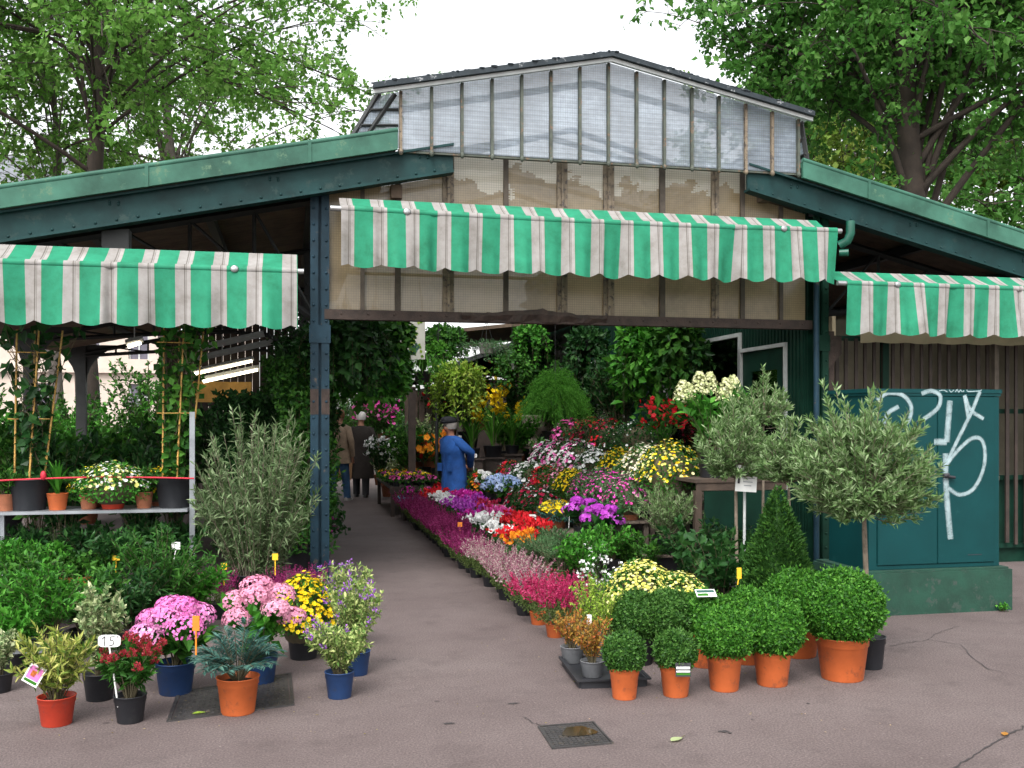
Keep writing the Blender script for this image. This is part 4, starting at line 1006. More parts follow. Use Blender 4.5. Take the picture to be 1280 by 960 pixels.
def cone(t,r,s,m):
    W,H=112*m,158*m; n=12000; z=1-np.sqrt(r.random(n)); ph=r.random(n)*6.283; rad=(1-z)**.85*W/2*(.78+.28*r.random(n))*(1+.10*np.sin(ph*5+z*14))
    P=np.stack([rad*np.cos(ph),rad*np.sin(ph),s+z*H],1); o=np.stack([np.cos(ph),np.sin(ph),0*ph+.9],1)
    g=G(); D=nrm(o+.7*rdir(n,r)); g.leaves(P,D,nrm(o+rdir(n,r)),.034*(.7+.6*r.random(n)),.016,0,r.random(n)); g.tube([(0,0,s-.05),(0,0,s+H*.9)],[.03,.006],6,1)
    g.lathe([(W*.30,s+.01),(W*.22,s+H*.35),(W*.08,s+H*.72),(.003,s+H*.9)],12,0)
    fol(t,'foliage',g,[L['cone'],L['stem']])
potted('potted_conifer','dark green conifer cone between the olive stems and the cabinet','potted tree',978,800,60,34,'black',cone)
potted('potted_leafy_shrub','shrub with large rounded dark leaves in front of the olive stems','potted plant',905,790,48,32,'clay',
   shrubf([L['dark'],L['stem']],n=34,h=105,w=116,L_=.085,W_=.055,per=14,t0=.3,curve=.6,ang=.9,up=.05,hmin=.45,tr=(.25,1)))
ob=potted('potted_olive_bush','small dense olive bush on a wooden crate behind the pale chrysanthemums','potted plant',838,700,44,20,'black',
   shrubf([L['olive'],L['olivebark']],n=110,h=72,w=104,L_=.042,W_=.009,per=50,t0=.15,curve=.6,ang=.85,up=.4,stem=.004,hmin=.5),z=.36); ob.location=(3.3,8.43,.361)
# ------------------------------------------------------------------ teal street cabinet with graffiti
cb = thing('street_cabinet','teal metal double door utility cabinet with white graffiti on a green concrete plinth','cabinet',(5.08,7.45,0))
def cbp(g,n,m,par=None): return g.build(n,m,par or cb,off=(5.08,7.45,0))
g=G(); g.prism([(4.40,7.08),(5.75,7.08),(5.75,7.86),(4.40,7.86)],'z',0,.335); g.prism([(4.42,7.10),(5.73,7.10),(5.73,7.84),(4.42,7.84)],'z',.336,.352); cbp(g,'plinth',M['plinth'])
CY=7.15; cx0,cx1=4.49,5.68
g=G(); g.box(cx0,cx1,CY+.02,CY+.60,.353,1.765); body=cbp(g,'body',M['cab'])
g=G(); g.box(cx0-.02,cx1+.02,CY-.012,CY+.63,1.768,1.80); g.box(cx0-.012,cx1+.012,CY-.006,CY+.62,1.745,1.767); cbp(g,'lid',M['cab'])
g=G(); g.box(cx0,cx0+.07,CY,CY+.0195,.355,1.743); g.box(cx1-.045,cx1,CY,CY+.0195,.355,1.743); g.box(cx0+.07,cx1-.045,CY,CY+.0195,.355,.385); cbp(g,'front_frame',M['cab'])
xm=on_Y(1171,600,CY)[0][0]
for a,b in ((cx0+.075,xm-.003),(xm+.003,cx1-.05)):
    g=G(); g.box(a,b,CY-.006,CY+.0195,.39,1.738); g.box(a+.004,b-.004,CY-.009,CY-.0065,.394,1.734); 
    dd=cbp(g,'door',M['cab'])
    if a>5:
        g=G(); g.tube([(xm+.04,CY-.035,1.10),(xm+.14,CY-.035,1.085)],.012,8); g.lathe([(0,0),(.028,0),(.028,.03),(0,.03)],12,0,(xm+.07,CY-.02,1.09)); cbp(g,'handle',M['ink'],dd)
        g=G(); g.box(b-.25,b-.12,CY-.0105,CY-.0095,.45,.455); cbp(g,'vent_slot',M['ink'],dd)
gz=lambda pts: [(on_Y(880+zx/3,400+zy/3,CY-.011)[0][0], on_Y(880+zx/3,400+zy/3,CY-.011)[0][2]) for zx,zy in pts]
def smooth(pts,n=10):
    p=np.array(pts,float); 
    if len(p)<3: return [tuple(p[0]+(p[1]-p[0])*i/n) for i in range(n+1)]
    out=[]; q=np.vstack([2*p[0]-p[1],p,2*p[-1]-p[-2]])
    for i in range(1,len(q)-2):
        for t in np.linspace(0,1,n,endpoint=False):
            out.append(.5*((2*q[i])+(-q[i-1]+q[i+1])*t+(2*q[i-1]-5*q[i]+4*q[i+1]-q[i+2])*t*t+(-q[i-1]+3*q[i]-3*q[i+1]+q[i+2])*t**3))
    return [tuple(a) for a in out]+[tuple(p[-1])]
o0=(0,CY-.0115,0)
def graf(lines,w,i=0):
    g=G()
    for j,l in enumerate(lines): strokes(g,[smooth(gz(l))],o0,(1,0,0),(0,0,1),w*1.35,.0006*j+.0002*i)
    return cbp(g,'graffiti',M['spray'],body)
graf([[(648,300),(690,274),(745,282),(776,322),(770,372),(742,402)],[(668,402),(690,350),(730,324)],[(815,276),(852,266),(885,284),(880,324),(852,352),(822,372)]],.032)
graf([[(922,302),(914,400),(910,458)],[(862,457),(910,457)],[(905,500),(907,620),(916,740),(924,822)]],.046,4)
graf([[(976,282),(1000,338),(1048,371)],[(1034,268),(1000,350),(950,450),(904,548)],[(990,366),(982,318),(976,284)],
      [(906,545),(948,492),(1000,446),(1036,446),(1052,490),(1046,560),(1010,632),(958,655),(914,630)]],.030,9)
graf([[(880,266),(897,263),(912,270)],[(918,262),(926,270),(936,262)],[(940,270),(948,262),(954,270),(960,263),(968,270)],[(972,263),(973,270)],[(984,262),(990,268),(1030,266),(1040,262)]],.009,14)
# ------------------------------------------------------------------ covers and leaves on the ground
def quadlerp(c,u,v): 
    c=[np.array(q) for q in c]; return (c[0]*(1-u)+c[1]*u)*(1-v)+(c[3]*(1-u)+c[2]*u)*v
def cover(px,label,name,nu,nv,kind):
    c=[np.array(on_z(*q)[0]) for q in px]; ctr=sum(c)/4; t=thing(name,label,'manhole cover',tuple(ctr))
    q=lambda u,v,z: quadlerp(c,u,v)+np.array([0,0,z])
    def patch(g,u0,u1,v0,v1,z0,z1): 
        P=[q(u0,v0,z0),q(u1,v0,z0),q(u1,v1,z0),q(u0,v1,z0),q(u0,v0,z1),q(u1,v0,z1),q(u1,v1,z1),q(u0,v1,z1)]
        g.add(P,[(4,5,6,7),(0,1,5,4),(1,2,6,5),(2,3,7,6),(3,0,4,7)])
    g=G(); e=.03
    for a in ((0,1,0,e),(0,1,1-e,1),(0,e,e,1-e),(1-e,1,e,1-e)): patch(g,*a,0,.008)
    g.build('frame',M['cast'],t,tuple(ctr))
    g=G(); patch(g,e+.008,1-e-.008,e+.012,1-e-.012,0,.004)
    for i in range(nu):
        for j in range(nv):
            u=.06+.88*(i+.5)/nu; v=.06+.88*(j+.5)/nv; du=.30*.88/nu; dv=.12*.88/nv
            if kind=='tread' and (i+j)%2: du,dv=du*.4,dv*2.6
            if kind!='tread' : du,dv=.34*.88/nu,.34*.88/nv
            patch(g,u-du,u+du,v-dv,v+dv,.004,.0075)
    g.build('cover',M['cast'],t,tuple(ctr)); return t,q
t,q=cover([(672,909),(742,903),(767,930),(690,937)],'small square cast iron cover with a muddy puddle, front centre of pavement','manhole_cover',11,11,'dots')
g=G(); a=np.linspace(0,2*PI,18,endpoint=False); V=[q(.60+.27*math.cos(x)*(1+.25*math.sin(3*x)),.40+.27*math.sin(x)*(1+.2*math.cos(2*x)),.009) for x in a]
g.add(V+[q(.60,.40,.009)],[(i,(i+1)%18,18) for i in range(18)]); g.build('puddle',M['puddle'],t,tuple(t.location))
cover([(208,903),(368,882),(364,842),(222,866)],'long patterned iron cover plate under the orange and navy pots','manhole_cover',20,12,'tread')
def fallen(x,y,s,key,rz,label):
    p,_=gp(x,y); t=thing('fallen_leaf',label,'leaf',p,rz); g=G()
    k=9; u=np.linspace(0,1,k); w=np.sin(u**.8*PI)*.26+.012
    P=[[((a-.5)*s, sd*b*s, .008+.10*s*(sd*sd)*b+.03*s*math.sin(a*3)) for a,b in zip(u,w)] for sd in (-1,-.5,0,.5,1)]
    g.grid(P,0,np.full(5*k,.7)); g.build('blade',L[key],t); g=G(); g.tube([(.45*s,0,.010),(.75*s,.05*s,.012)],.0025,5); g.build('stalk',L['stem'],t)
fallen(846,926,.085,'vari',.5,'pale green fallen leaf on the pavement right of the small cover')
fallen(249,893,.07,'lime',.1,'yellow green fallen leaf lying on the patterned iron plate')
fallen(1256,919,.06,'autumn',.8,'brown fallen leaf beside the crack at lower right')
# ------------------------------------------------------------------ stepped display right of the aisle
def bench(x0,x1,y0,y1,z,label,name='display_bench'):
    t=thing(name,label,'bench',((x0+x1)/2,(y0+y1)/2,0),0,'stepped flower benches'); off=tuple(t.location)
    g=G(); n=max(2,int((x1-x0)/.11)); w=(x1-x0)/n
    for i in range(n): g.box(x0+i*w+.004,x0+(i+1)*w-.004,y0,y1,z-.022,z)
    g.build('top',M['wood_grey'],t,off)
    for y in np.linspace(y0+.06,y1-.06,max(2,int((y1-y0)/1.6))):
        for x in (x0+.04,x1-.04):
            g=G(); g.box(x-.022,x+.022,y-.022,y+.022,0,z-.0225); g.build('leg',M['wood_grey'],t,off)
    return t
bench(1.95,2.60,7.6,15.0,.18,'lowest flower bench, carrying cyclamens along the aisle')
bench(2.62,2.95,8.75,14.6,.40,'second step flower bench carrying blue hydrangeas and purple pompons')
bench(2.97,3.32,8.9,14.6,.60,'third step flower bench carrying pink daisies and yellow chrysanthemums')
bench(3.34,3.95,9.0,14.8,.78,'fourth step flower bench with the big chrysanthemum balls')
bench(3.97,4.85,9.3,18.5,1.08,'top step flower bench with azaleas along the kiosk wall')
PROTO={}
def put(kind, mk, loc, label, group=None, rz=None, sc=1.):
    rz=random.random()*6.28 if rz is None else rz
    if kind in PROTO: return dup(PROTO[kind],loc,rz,sc,label,group)
    nm,cat,f=mk; t=thing(nm,label,cat,loc,rz,group,sc); f(t,np.random.default_rng(len(PROTO)+50)); PROTO[kind]=t; return t
def mk_cyc(col):
    def f(t,r):
        s=add_pot(t,.065,.09,'clay',16); g=G(); dome(g,r,170,.27,.14,.055,.05,s-.01,0,.4,.35,0,.05,tr=(.1,.9)); fol(t,'foliage',g,[L['dark']])
        g=G(); n=26; c=np.stack([r.normal(0,.06,n),r.normal(0,.06,n),s+.12+.09*r.random(n)],1); P=np.repeat(c,6,0); q=len(P)
        g.leaves(P+r.normal(0,.007,(q,3)),nrm(r.normal(0,.6,(q,3))+np.array([0,0,.8])),rdir(q,r),.042,.028,0,r.random(q)); fol(t,'flowers',g,[C[col]])
    return ('potted_cyclamen','potted plant',f)
def mk_aza(col,col2=None,w=.56,h=.34,n=110,rad=.030,leaf='dark',pot='clay'):
    def f(t,r):
        s=add_pot(t,.10,.12,pot,18); g=G(); dome(g,r,1500,w,h,.04,.018,s-.02,0,.5,.5,0,.08); g.sphere((0,0,s+h*.3),(w*.32,w*.32,h*.5),10,7,1); fol(t,'foliage',g,[L[leaf],L['stem']])
        for c,k in ((col,1.),(col2,.6)):
            if c:
                g=G(); q=int(n*k*2.6); domeflow(g,r,q,w,h,rad,5,0,s-.02,.05,.3,.75,jit=.05,cl=.58); fol(t,'flowers',g,[C[c]])
    return ('potted_azalea','potted plant',f)
def mk_mum(col,col2=None,w=.60,h=.38,n=260,rad=.021,leaf='green',zmin=.2,name='potted_chrysanthemum',pot='clay',k=7):
    def f(t,r):
        s=add_pot(t,.11,.12,pot,18); g=G(); dome(g,r,2200,w,h,.034,.017,s-.02,0,.4,.5,0,.05,tr=(0,.8)); g.sphere((0,0,s+h*.3),(w*.34,w*.34,h*.55),12,8,1); fol(t,'foliage',g,[L[leaf],L['stem']])
        for c in (col,col2):
            if c: g=G(); domeflow(g,r,int(n*1.7) if not col2 else int(n*.85),w,h,rad*1.08,k,0,s-.02,zmin,jit=.04); fol(t,'flowers',g,[C[c]])
    return (name,'potted plant',f)
def mk_heather(key,h=.37,w=.36,pot='black'):
    def f(t,r):
        s=add_pot(t,.075,.10,pot,16); g=G(); spikes(g,r,58,h,w,s,.5,40,.021,.012,lean=1.05); fol(t,'flower_spikes',g,[L['heath'],C[key]])
    return ('potted_heather','potted plant',f)
def mk_mop(col,w=.42,n=6,hr=.085,leaf='green'):
    def f(t,r):
        s=add_pot(t,.085,.11,'black',18); g=G(); shrub(g,r,14,.24,w,.10,.065,10,s,.2,.6,.8,.1,.004,.5); fol(t,'foliage',g,[L[leaf],L['stem']])
        i=np.arange(n)+.5; z=.4+.6*(1-i/n); ph=i*2.39996+r.random()*6; q=np.sqrt(np.maximum(0,1-z*z))
        for k in range(n): g=G(); mops(g,r,1,0,0,hr,0,90,0,.018,pts=[(q[k]*math.cos(ph[k])*w*.375,q[k]*math.sin(ph[k])*w*.375,s+.04+z[k]*.22)]); fol(t,'flower_head',g,[C[col]])
    return ('potted_hydrangea','potted plant',f)
def mk_shrub(name,keys,h,w,L_,W_,n=40,per=30,pot='black',pr=.1,phh=.13,t0=.2,curve=.6,ang=.9,up=.2,flow=None,tr=(0,1),cat='potted plant',stem=.004):
    def f(t,r):
        s=add_pot(t,pr,phh,pot,18); g=G(); E=shrub(g,r,n,h,w,L_,W_,per,s,t0,curve,ang,up,stem,.5,tr=tr); fol(t,'foliage',g,[L[keys],L['stem']])
        if flow:
            c,m_,rad=flow; g=G(); e=np.repeat(E,m_,0)+r.normal(0,rad*1.1,(len(E)*m_,3)); g.blossoms(e,nrm(rdir(len(e),r)+np.array([0,-.2,.6])),np.full(len(e),rad),5,0,r.random(len(e)),r,.3,.7); fol(t,'flowers',g,[C[c]])
    return (name,cat,f)
def mk_arch(name,key,h,w,lw,n=60,pot='black',pr=.1,droop=.5,flow=None):
    def f(t,r):
        s=add_pot(t,pr,.14,pot,18); g=G(); arching(g,r,n,h,w,lw,s,0,droop); fol(t,'foliage',g,[L[key]])
        if flow:
            c,k=flow; g=G()
            for i in range(k):
                a=r.random()*6.28; x0=np.array([.03*math.cos(a),.03*math.sin(a),s]); x1=np.array([.2*math.cos(a),.2*math.sin(a),s+h*1.05]); g.tube([x0,(x0+x1)/2+np.array([0,0,.08]),x1],.004,4,1)
                n_=34; u=.45+.55*r.random((n_,1)); P=x0+(x1-x0)*u+np.array([0,0,.08])*(4*u*(1-u))+r.normal(0,.035,(n_,3)); g.blossoms(P,rdir(n_,r),np.full(n_,.032),5,0,r.random(n_),r,.3,.6)
            fol(t,'flowers',g,[C[c],L['stem']])
    return (name,'potted plant',f)
def atX(x,X,z): p,d=on_X(x,525,X); return (p[0],p[1],z)
# -- heathers along the aisle
ys=np.arange(9.7,15.6,.31)
for i,y in enumerate(ys):
    put('heather',mk_heather('heather'),(1.80+random.uniform(-.03,.03),y,0),'magenta heather in the long row on the ground along the aisle edge','magenta heathers edging the aisle',sc=random.uniform(.85,1.15))
    if i%2==0: put('heather',mk_heather('heather'),(1.98,y+.15,.0),'magenta heather in the second line behind the aisle edge row','second line of magenta heathers',sc=random.uniform(.9,1.15))
for i,y in enumerate((7.75,8.1,8.45,8.8,9.15,9.45)):
    put('heathpale',mk_heather('heathpale',.36,.36),(1.82+.05*(i%2),y,0),'cream and pink heather on the aisle edge between magenta and cherry heathers','cream and pink heathers on the aisle edge')
    if 0: put('heather2',mk_heather('heatherred',.30,.26),(2.02,y+.1,0),'deep pink heather tucked behind the cream heathers','deep pink heathers behind the cream ones')
for x,y,lab,sc in ((697,798,'cherry pink heather nearest the camera, in an orange pot by the tray',.98),(676,782,'cherry pink heather second from the camera on the aisle edge',.95),(720,775,'cherry pink heather behind the nearest one, beside the white gaura',.85)):
    p,_=gp(x,y); put('heatherred',mk_heather('heatherred',.36,.36,'terra'),(p[0],p[1]+.06,0),lab,'cherry pink heathers',sc=sc)
# -- cyclamens, two lines on the lowest bench
def runs(X,spec,z,step,kinds,group):
    for (xa,xb,kind,label) in spec:
        ya,yb=sorted((atX(xa,X,0)[1],atX(xb,X,0)[1])); n=max(1,int(round((yb-ya)/step)))
        for k in range(n):
            y=ya+(yb-ya)*(k+.5)/n; put('cyc'+kind,mk_cyc(kind),(X+random.uniform(-.04,.04),y,z),label,group,sc=random.uniform(1.0,1.25))
CGp='cyclamens on the lowest bench'
runs(2.12,[(541,550,'red','red cyclamen at the far end of the front line'),(550,567,'white','white cyclamen at the far end of the front line'),(567,590,'purple','purple cyclamen mid way along the front line'),
  (590,598,'magenta','magenta cyclamen in the front line beside white ones'),(598,632,'white','white cyclamen in the nearer half of the front line'),(632,652,'red','bright red cyclamen near the close end of the front line'),(652,662,'orange','orange flowered plant at the near end of the front line')],.18,.30,None,CGp)
runs(2.42,[(552,570,'red','red cyclamen at the far end of the back line'),(570,592,'magenta','magenta cyclamen mid way along the back line'),(592,604,'purple','purple cyclamen in the back line'),(604,622,'crimson','crimson cyclamen in the back line'),
  (622,634,'pink','pink cyclamen in the back line before the red ones'),(634,672,'red','scarlet cyclamen at the near end of the back line')],.18,.30,None,CGp)
# -- rosemary, herbs
for i,(x,X) in enumerate(((668,2.12),(686,2.2),(704,2.25),(690,2.45),(712,2.5))):
    put('rosemary',mk_shrub('potted_rosemary','herb',.26,.40,.026,.005,70,46,'green',.08,.11,.1,.85,.6,.6),atX(x,X,.18),'fine leaved green rosemary at the near end of the low bench','rosemary pots on the low bench')
for i,(x,X,lab) in enumerate(((738,2.5,'bright green mint left of the wooden crate'),(762,2.75,'bright green mint right up against the wooden crate'),(726,2.3,'bright green mint above the white gaura'))):
    put('mint',mk_shrub('potted_mint','bright',.34,.44,.045,.026,44,26,'black',.09,.12),atX(x,X,.18 if i!=1 else .2),lab)
# -- second step
Z2=.40
for x,kind,mk,lab,sc in (
 (752,'pomp',mk_mop('purple',.46,7,.07,'dark'),'purple pompon chrysanthemum at the near end of the second step',1.0),
 (728,'pomp',None,'purple pompon chrysanthemum beside the flat yellow flowers',1.05),
 (696,'yflat',mk_mum('yellow',None,.46,.20,110,.030,'blue',.5),'flat topped yellow chrysanthemum on the second step',1.0),
 (678,'azrw',mk_aza('crimson','white',.42,.28,60,.025),'crimson and white azalea on the second step near the yellow',1.0),
 (664,'azrw',None,'crimson and white azalea on the second step, middle',1.0),(652,'azrw',None,'crimson and white azalea next to the blue hydrangea',.95),
 (636,'hblue',mk_mop('blue',.46,7,.09),'blue hydrangea on the second step, nearer one',1.05),(622,'hblue',None,'blue hydrangea on the second step, further one',1.0),
 (610,'hwhite',mk_mop('white',.42,6,.085),'white hydrangea just behind the blue ones',1.0),
 (599,'azor',mk_aza('orange','red',.40,.28,70,.025,'green'),'orange flowered kalanchoe on the second step, in front of the blue coated man',1.0)):
    put(kind,mk,atX(x,2.78,Z2),lab,'flowers on the second step bench',sc=sc)
# -- third step
for x,kind,mk,lab,sc in (
 (786,'pinkd',mk_mum('pink','magenta',.50,.34,150,.014,'herb',.25),'pink daisy chrysanthemum at the near end of the third step',1.0),
 (762,'pinkd',None,'pink daisy chrysanthemum second from near end of the third step',1.08),(738,'pinkd',None,'pink daisy chrysanthemum beside the yellow one on the third step',.95),
 (716,'ymum',mk_mum('yellow',None,.54,.34,260,.017,'green',.3),'yellow chrysanthemum mound in the middle of the third step',.9),
 (697,'azpale',mk_aza('palepink','crimson',.46,.32,80,.02,'green'),'pink speckled azalea left of the yellow mound, third step',.95),
 (682,'azred',mk_aza('red','crimson',.46,.30,100,.028),'bright red azalea on the third step',.95),(667,'azwhite',mk_aza('white',None,.50,.30,140,.03),'white azalea on the third step beside the bright red',.95),
 (656,'azwhite',None,'white azalea on the third step, further back',.9),(647,'azpink',mk_aza('pink',None,.46,.30,110,.03),'pink azalea at the back of the third step',.8),(638,'azred',None,'red azalea at the far end of the third step',.9)):
    put(kind,mk,atX(x,3.15,.60),lab,'flowers on the third step bench',sc=sc)
# -- fourth step
for x,X,kind,mk,lab,sc in (
 (838,3.5,'ymum2',mk_mum('yellow','lemon',.66,.44,250,.015,'green',.25),'big yellow chrysanthemum ball nearest the wooden stand',1.05),
 (806,3.5,'cmum',mk_mum('cream',None,.60,.42,260,.017,'green',.25),'big cream chrysanthemum ball between two yellow ones',1.0),
 (776,3.6,'ymum',None,'yellow chrysanthemum ball left of the cream one, fourth step',1.05),
 (790,3.75,'rmum',mk_mum('red','orange',.44,.36,120,.02,'green',.2),'rust red chrysanthemum peeping out between yellow and cream balls',1.0),
 (744,3.6,'azwhite',None,'white azalea on the fourth step beside the yellow ball',1.05),(722,3.6,'azpw',mk_aza('white','pink',.54,.36,110,.028),'white and pink azalea, nearer of the pair on the fourth step',1.1),
 (702,3.6,'azpw',None,'white and pink azalea, further of the pair on the fourth step',1.1),(684,3.6,'azpw',None,'white and pink azalea at the far end of the fourth step',1.0),
 (676,3.75,'fol1',mk_shrub('potted_foliage_plant','green',.40,.50,.09,.04,26,16),'plain green foliage plant at the far end of the fourth step',1.0)):
    put(kind,mk,atX(x,X,.78),lab,'flowers on the fourth step bench',sc=sc)
# -- top step
for x,X,kind,mk,lab,sc in (
 (796,4.15,'azw2',mk_aza('white',None,.56,.32,50,.018),'dark leaved plant with small white flowers on the top step',1.1),(778,4.25,'azw2',None,'second dark leaved plant with small white flowers on the top step',1.0),
 (762,4.2,'azc',mk_aza('crimson','red',.58,.36,60,.024),'dark red azalea at the near end of the top step',1.05),(742,4.2,'azc',None,'dark red azalea in the middle of the top step',1.1),(728,4.3,'azc',None,'dark red azalea next to the hot pink one',1.0),
 (712,4.25,'azpink',None,'hot pink azalea standing tall on the top step',1.2)):
    put(kind,mk,atX(x,X,1.08),lab,'azaleas on the top step bench',sc=sc)
for x,y,X,h,lab,col in ((575,655,1.95,.34,'yellow',PM['mk_orange']),):
    p,_=on_X(x,y,1.8); marker((p[0],p[1],.25),.14,.05,.05,col,'small orange marker above the magenta heather row',None,0,0,'sq')
for (x,y,X,lab) in ((606,680,2.0,'white oval marker between cream heather and cyclamens'),(664,650,2.5,'white oval marker among the scarlet cyclamens'),(628,585,3.1,'tall white marker left of the red azalea'),(548,618,2.1,'white marker by the red cyclamens near the blue tray'),
                    (592,572,2.75,'white marker beside the blue coated man'),(600,592,2.75,'lower white marker to the right of the man'),(711,636,2.85,'white marker stuck in the flat yellow chrysanthemum')):
    p,_=on_X(x,y,X); marker((p[0],p[1],p[2]-.18),.18,.09,.06,M['white'],lab,[[(-.025,.008),(.022,.008)],[(-.02,-.008),(.02,-.008)]],0,.01)
# -- crate with small olive, wooden stand with limelight hydrangea
def crate(x0,x1,y0,y1,z0,z1,label):
    t=thing('wooden_crate',label,'crate',((x0+x1)/2,(y0+y1)/2,z0)); off=tuple(t.location); b=.018
    g=G(); g.box(x0,x1,y0,y1,z1-b,z1); g.box(x0,x1,y0,y1,z0,z0+b); g.box(x0,x0+b,y0,y1,z0+b+.001,z1-b-.001); g.box(x1-b,x1,y0,y1,z0+b+.001,z1-b-.001); g.box(x0+b+.001,x1-b-.001,y1-b,y1,z0+b+.001,z1-b-.001); g.build('box',M['wood_grey'],t,off)
    g=G(); g.box(x0+.03,x1-.03,y0+.12,y0+.13,z0+.03,z1-.03); g.build('painted_inner_shade',M['ink'],t,off); return t  # black sheet paints the shade inside the open crate
crate(2.98,3.62,8.28,8.62,0,.36,'greyed wooden crate with open dark front below the small olive bush')
st=thing('wooden_stand','tall weathered wooden stand carrying the cream hydrangea pot','stand',(3.9,8.4,0)); off=(3.9,8.4,0)
g=G(); g.box(3.45,4.35,8.18,8.72,1.0,1.03); g.box(3.47,4.33,8.19,8.21,.93,.999); g.build('top',M['wood'],st,off)
for x,y in ((3.49,8.22),(4.30,8.22),(3.49,8.67),(4.30,8.67)): g=G(); g.box(x-.03,x+.03,y-.03,y+.03,0,.929 if y<8.5 else .999); g.build('leg',M['wood'],st,off)
g=G(); g.box(3.535,4.345,8.17,8.18,.02,.925); g.build('painted_front_shade',M['kiosk_green'],st,off)  # dark green sheet stands for the shade in the stand's open front
def limel(t,r):
    s=add_pot(t,.125,.25,'black',22); g=G(); E=shrub(g,r,30,.62,.76,.10,.05,15,s,.2,.7,.8,.1,.005,.55); fol(t,'foliage',g,[L['bright'],L['stem']])
    top=np.array([[.26*math.cos(k*.9+.3),.26*math.sin(k*.9+.3)*(1 if k<6 else .2),s+.50+.05*math.sin(k*2)] for k in range(7)])
    for e in top:
        g=G(); n=300; D0=rdir(n,r); u=r.random(n); P=e+np.array([0,0,.0])+np.stack([D0[:,0]*.095*(1-.75*u**1.8),D0[:,1]*.095*(1-.75*u**1.8),u*.20+.08*(e[0]*u)],1); g.blossoms(P,nrm(D0+np.array([0,0,.3])),np.full(n,.012),4,0,r.random(n),r,.1,.85); fol(t,'flower_head',g,[C['limelight']])
t=thing('potted_hydrangea','greenish cream cone headed hydrangea in a black pot on the wooden stand','potted plant',(3.72,8.45,1.03)); limel(t,np.random.default_rng(5))
marker((3.76,8.32,1.18),.06,.035,.12,M['white'],'white slip label hanging on the cream hydrangea pot',[[(-.01,.03),(.01,.03)],[(-.01,-.02),(.01,-.02)]],0,0,'sq')
put('redcream',mk_shrub('potted_hydrangea','green',.55,.50,.08,.04,20,14,'black',.11,.16,flow=('red',5,.03)),atX(826,3.9,1.08),'red flowering plant left of the cream cone headed hydrangea')
SH0={'g':mk_shrub('potted_shrub','green',1.0,.95,.10,.05,44,26,'black',.16,.24,.15,.7),'d':mk_shrub('potted_shrub','dark',1.0,.95,.09,.045,48,28,'black',.16,.24,.15,.7)}
# ------------------------------------------------------------------ tall and hanging plants by the kiosk wall
def hang(kind,mk,loc,label,zroof=3.4,pr=.13,ph=.16,pot='black',group=None):
    name,f=mk; t=thing(name,label,'hanging plant',loc,0,group or 'hanging plants over the aisle'); r=np.random.default_rng(int(loc[0]*31+loc[1]*17))
    s=add_pot(t,pr,ph,pot,18); f(t,r,s)
    g=G(); H=min(zroof-loc[2],1.3)
    for k in range(3):
        a=k*2.094+.3; g.tube([(pr*math.cos(a),pr*math.sin(a),ph),(0,0,ph+.34)],.0035,4)
    g.tube([(0,0,ph+.34),(0,0,H)],.0035,4); g.build('hanger',M['dark_iron'],t); return t
def mk_tr(name,key,n,drop,w,L_,W_,per,dn=300,out=.5):
    def f(t,r,s):
        g=G(); trailing(g,r,n,drop,w,L_,W_,per,s,0,1); dome(g,r,dn,w*.8,drop*.28,L_,W_,s-.02,0,.6,.5,0,.1); fol(t,'foliage',g,[L[key],L['stem']])
    return (name,f)
def atXY(x,y,X): p,d=on_X(x,y,X); return p
p=atXY(694,500,3.5); 
def fernf(t,r,s):
    g=G(); n=560; D0=rdir(n,r); D0[:,2]=np.abs(D0[:,2])*1.1-.35; e=D0*np.array([.60,.60,.56])*(.7+.35*r.random((n,1)))+np.array([0,0,s]); e[:,2]-=.62*np.hypot(e[:,0],e[:,1])
    A=np.tile([0,0,s],(n,1))+r.normal(0,.03,(n,3)); B=(A+e)/2; B[:,2]+=.14; g.stems(A,B,e,.002,.001,0,6,3)
    t_=.25+.75*r.random((n,34)); P=bez(A[:,None],B[:,None],e[:,None],t_).reshape(-1,3); q=len(P); g.leaves(P,rdir(q,r)+np.array([0,0,-.2]),rdir(q,r),.04,.006,0,r.random(q),simple=True); fol(t,'foliage',g,[L['fern']])
hang('fern',('hanging_fern',fernf),(p[0],p[1],p[2]+.02),'feathery bright green asparagus fern hanging in a dark pot',3.5)
